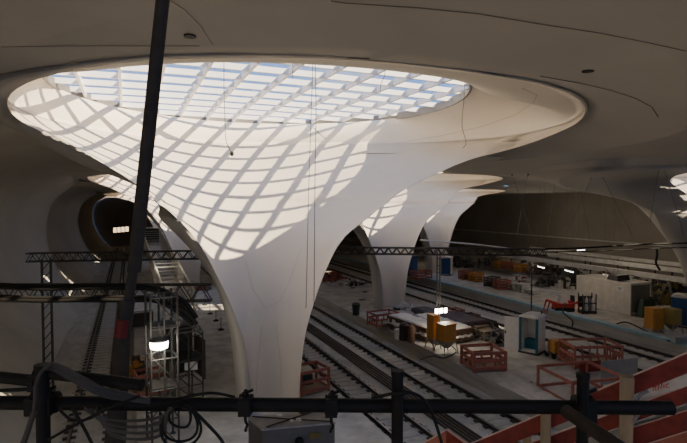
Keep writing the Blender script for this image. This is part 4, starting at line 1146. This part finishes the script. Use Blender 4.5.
# foreground cables
def fg(px, D, r, label, mt='cable', group=None):
    n_ = len(px); Ds = D if isinstance(D, (list, tuple)) else [D] * n_
    return spline([atD(u, v, d) for (u, v), d in zip(px, Ds)], r, label, group, mt, 8)
for i, lab in enumerate(('uppermost grey cable draped from the left upright along the short tube', 'second grey cable draped from the left upright', 'third grey cable draped from the left upright', 'lowest grey cable draped from the left upright')):
    fg([(44 + i, 366 + i), (54, 364 + 2 * i), (68, 369 + 3 * i), (85, 379 + 3 * i), (105, 389 + 2.5 * i), (128, 394 + 2 * i), (150, 400 + i)], [1.66, 1.62, 1.62, 1.62, 1.64, 1.68, 1.7], 0.0048, lab, 'greycable')
fg([(52, 363), (42, 371), (36, 384), (35, 400), (33, 418)], 1.6, 0.006, 'pale grey cable curving down round the left upright', 'greycable')
fg([(34, 412), (30, 424), (26, 436), (20, 452)], 1.6, 0.009, 'rusty chain-like cable hanging at the far left', 'greycable')
fg([(48, 440), (75, 425), (105, 410), (140, 396)], 1.6, 0.0045, 'thin cable rising from the left upright to the short tube')
fg([(58, 408), (72, 420), (90, 418), (112, 404)], 1.66, 0.0045, 'small cable loop hanging below the handrail on the left')
fg([(72, 408), (84, 428), (96, 452)], 1.66, 0.005, 'cable falling from the handrail left of the prop')
for i, lab in enumerate(('uppermost', 'second', 'third', 'lowest')):
    fg([(84 + 6 * i, 408), (100 + 3 * i, 417 + 5 * i), (130, 421 + 6 * i), (160, 417 + 6 * i), (172 - i, 408)], 1.68, 0.005, lab + ' grey cable loop sagging below the handrail in front of the prop', 'greycable')
cc = atD(181, 427, 1.68)
for i, (rr, lab) in enumerate(((0.066, 'large black cable coil hanging under the handrail, outer ring'), (0.058, 'large black cable coil hanging under the handrail, inner ring'), (0.036, 'small black cable coil hanging inside the large coil'))):
    pts_ = []
    cz = cc + Vector((0, 0.004 * i, (0.066 - rr)))
    for k in range(25):
        a = 2 * math.pi * k / 24 + 1.57; pts_.append(cz + RT * (rr * math.cos(a)) + UPV * (rr * 1.05 * math.sin(a)) - FW * (0.01 * math.sin(a * 2 + i)))
    m = MB(); m.tube(pts_, 0.0045, 8); o = m.build('cable_coil', M['cable'], smooth=True); tag(o, lab, 'cable')
fg([(181, 409), (193, 411), (207, 424), (222, 441), (226, 455)], 1.68, 0.0055, 'black cable running down right from the coil')
fg([(170, 401), (190, 396), (212, 393), (235, 397)], 1.70, 0.005, 'black cable lying along the top of the handrail')
fg([(372, 398), (397, 393), (415, 394), (427, 404), (436, 424), (444, 452)], [1.7, 1.66, 1.66, 1.68, 1.7, 1.7], 0.0055, 'black cable looping over the handrail right of the middle upright')

# stair guard boards, lower right
def plank(name, label, p1, d1, p2, d2, hpx1, hpx2, mt='board', th=0.03, edge=True, cat='board', group=None):
    a = atD(p1[0], p1[1], d1); b = atD(p2[0], p2[1], d2)
    ha, hb = hpx1 * d1 / F, hpx2 * d2 / F; h = (ha + hb) / 2
    root = empty(name, label, cat, a, group=group); d = b - a; dn = d.normalized()
    sd_ = dn.cross(Vector((0, 0, 1))).normalized(); upv = sd_.cross(dn).normalized()
    m = MB(); vs = []
    for p_, q in ((Vector(), ha), (d, hb)):
        for t in (-th / 2, th / 2):
            vs += [p_ + sd_ * t, p_ + sd_ * t - Vector((0, 0, q))]
    m.add(vs, [(0, 1, 3, 2), (4, 6, 7, 5), (0, 4, 5, 1), (2, 3, 7, 6), (0, 2, 6, 4), (1, 5, 7, 3)]); m.build('face', M[mt], root)
    if edge:
        m = MB(); m.bar(Vector((0, 0, 0.004)), d + Vector((0, 0, 0.004)), th, 0.008); m.build('top_edge', M['boardedge'], root)
    return root
def PB_(label, p1, p2, h1, h2, mt='board', off=0, **k):
    # distance grows to the left along the stair guard
    dd = lambda u: 4.6 - (u - 470) / 217 * 1.0 + off
    return plank('guard_board', label, p1, dd(p1[0]), p2, dd(p2[0]), h1, h2, mt, **k)
PB_('topmost dark red guard board rising to the right edge', (466, 446), (695, 350), 16, 20)
PB_('white guard board with a red scrawl right of the timber post', (634, 394), (695, 370), 12, 13, 'wrap', 0.01, edge=False)
PB_('second dark red guard board below the white one', (520, 447), (695, 383), 15, 17, 'board', 0.02)
PB_('narrow grey board below the second red guard board', (592, 437), (695, 402), 8, 10, 'panel', 0.03, edge=False)
PB_('third dark red guard board at the lower right corner', (628, 429), (695, 408), 22, 22, 'board', 0.0)
PB_('orange red lowest guard board in the corner of the photo', (628, 450), (695, 429), 20, 24, 'salmon', 0.0)
plank('guard_board', 'pinkish guard board rising from below to the peak left of the red guard', (412, 450), 4.9, (447, 430), 4.7, 20, 20, 'salmon')
plank('guard_board', 'short dark red board falling right from the peak', (447, 429.5), 4.7, (474, 449), 4.4, 16, 16, 'board')
def scrawl():
    px = [[(653, 391), (655, 384), (656, 391)], [(652, 387), (657, 386.5)], [(658, 390), (659, 384), (661, 389), (662, 383)], [(664, 388), (664, 384.5)], [(668.5, 383.5), (666, 385), (666, 387.5), (669, 387)]]
    m = MB(); dd = lambda u: 4.6 - (u - 470) / 217 + 0.01 - 0.03
    for s_ in px: m.tube([atD(u, v, dd(u)) for u, v in s_], 0.0035, 5)
    o = m.build('red_scrawl', M['redink']); tag(o, 'small red handwritten scrawl on the white guard board', 'writing')
    return o
sc = scrawl()
wb = [o for o in bpy.data.objects if o.get('label', '').startswith('white guard board')][0]
sc.parent = wb; sc.matrix_parent_inverse = Matrix.Translation(-wb.location)
for k_ in ('label', 'category'): del sc[k_]
def tpost(label, u, vt, D, w, mt='timber'):
    t = atD(u, vt, D); b = Vector((t.x, t.y, CAMZ - 3.0)); h = t.z - b.z
    m = MB(); m.box((0, 0, h / 2), (w, w, h)); tag(m.build('timber_post', M[mt], loc=b, rz=-TH - 0.45, bevel=0.004), label, 'post')
tpost('square timber post holding the red guard boards at the right', 627, 376, 3.7, 0.088)
tpost('square timber post holding the guard boards under the handrail', 546, 411, 4.1, 0.075)
tpost('thin timber post left of the square post, farther down the stairs', 527, 429, 4.35, 0.06)
m = MB(); m.tube([atD(634, 404, 3.55), atD(641, 394, 3.55), atD(648, 391, 3.55)], 0.012, 6); m.tube([atD(634, 421, 3.55), atD(640, 412, 3.55)], 0.012, 6)
tag(m.build('board_bracket', M['steel']), 'bent steel bracket fixing the boards at the timber post', 'bracket')
# decks that carry the foreground scaffold and the stair guard
def deck(label, loc, rz, w, d, nb):
    root = empty('scaffold_deck', label, 'deck', loc, rz)
    for k in range(nb):
        m = MB(); m.box((0, -d / 2 + d * (k + 0.5) / nb, 0), (w, d / nb * 0.94, 0.05)); m.build('board', M['timber'], root)
    for sx in (-1, 1):
        for sy in (-1, 1):
            m = MB(); m.tube([(sx * (w / 2 - 0.1), sy * (d / 2 - 0.1), -0.03), (sx * (w / 2 - 0.1), sy * (d / 2 - 0.1), -loc[2] + 0.0)], 0.03, 8); m.build('leg', M['black'], root)
deck('timber scaffold deck under the viewpoint', (0.6, 1.2, CAMZ - 2.475), -TH, 5.2, 2.8, 9)
p1 = atD(590, 300, 3.9)
deck('timber landing carrying the guard board posts', (p1.x + 0.05, p1.y, CAMZ - 3.025), -TH, 2.1, 1.4, 5)

S.view_settings.view_transform = 'AgX'; S.view_settings.look = 'AgX - Base Contrast'
S.view_settings.exposure = 0.42
S.cycles.max_bounces = 10
S.cycles.diffuse_bounces = 6
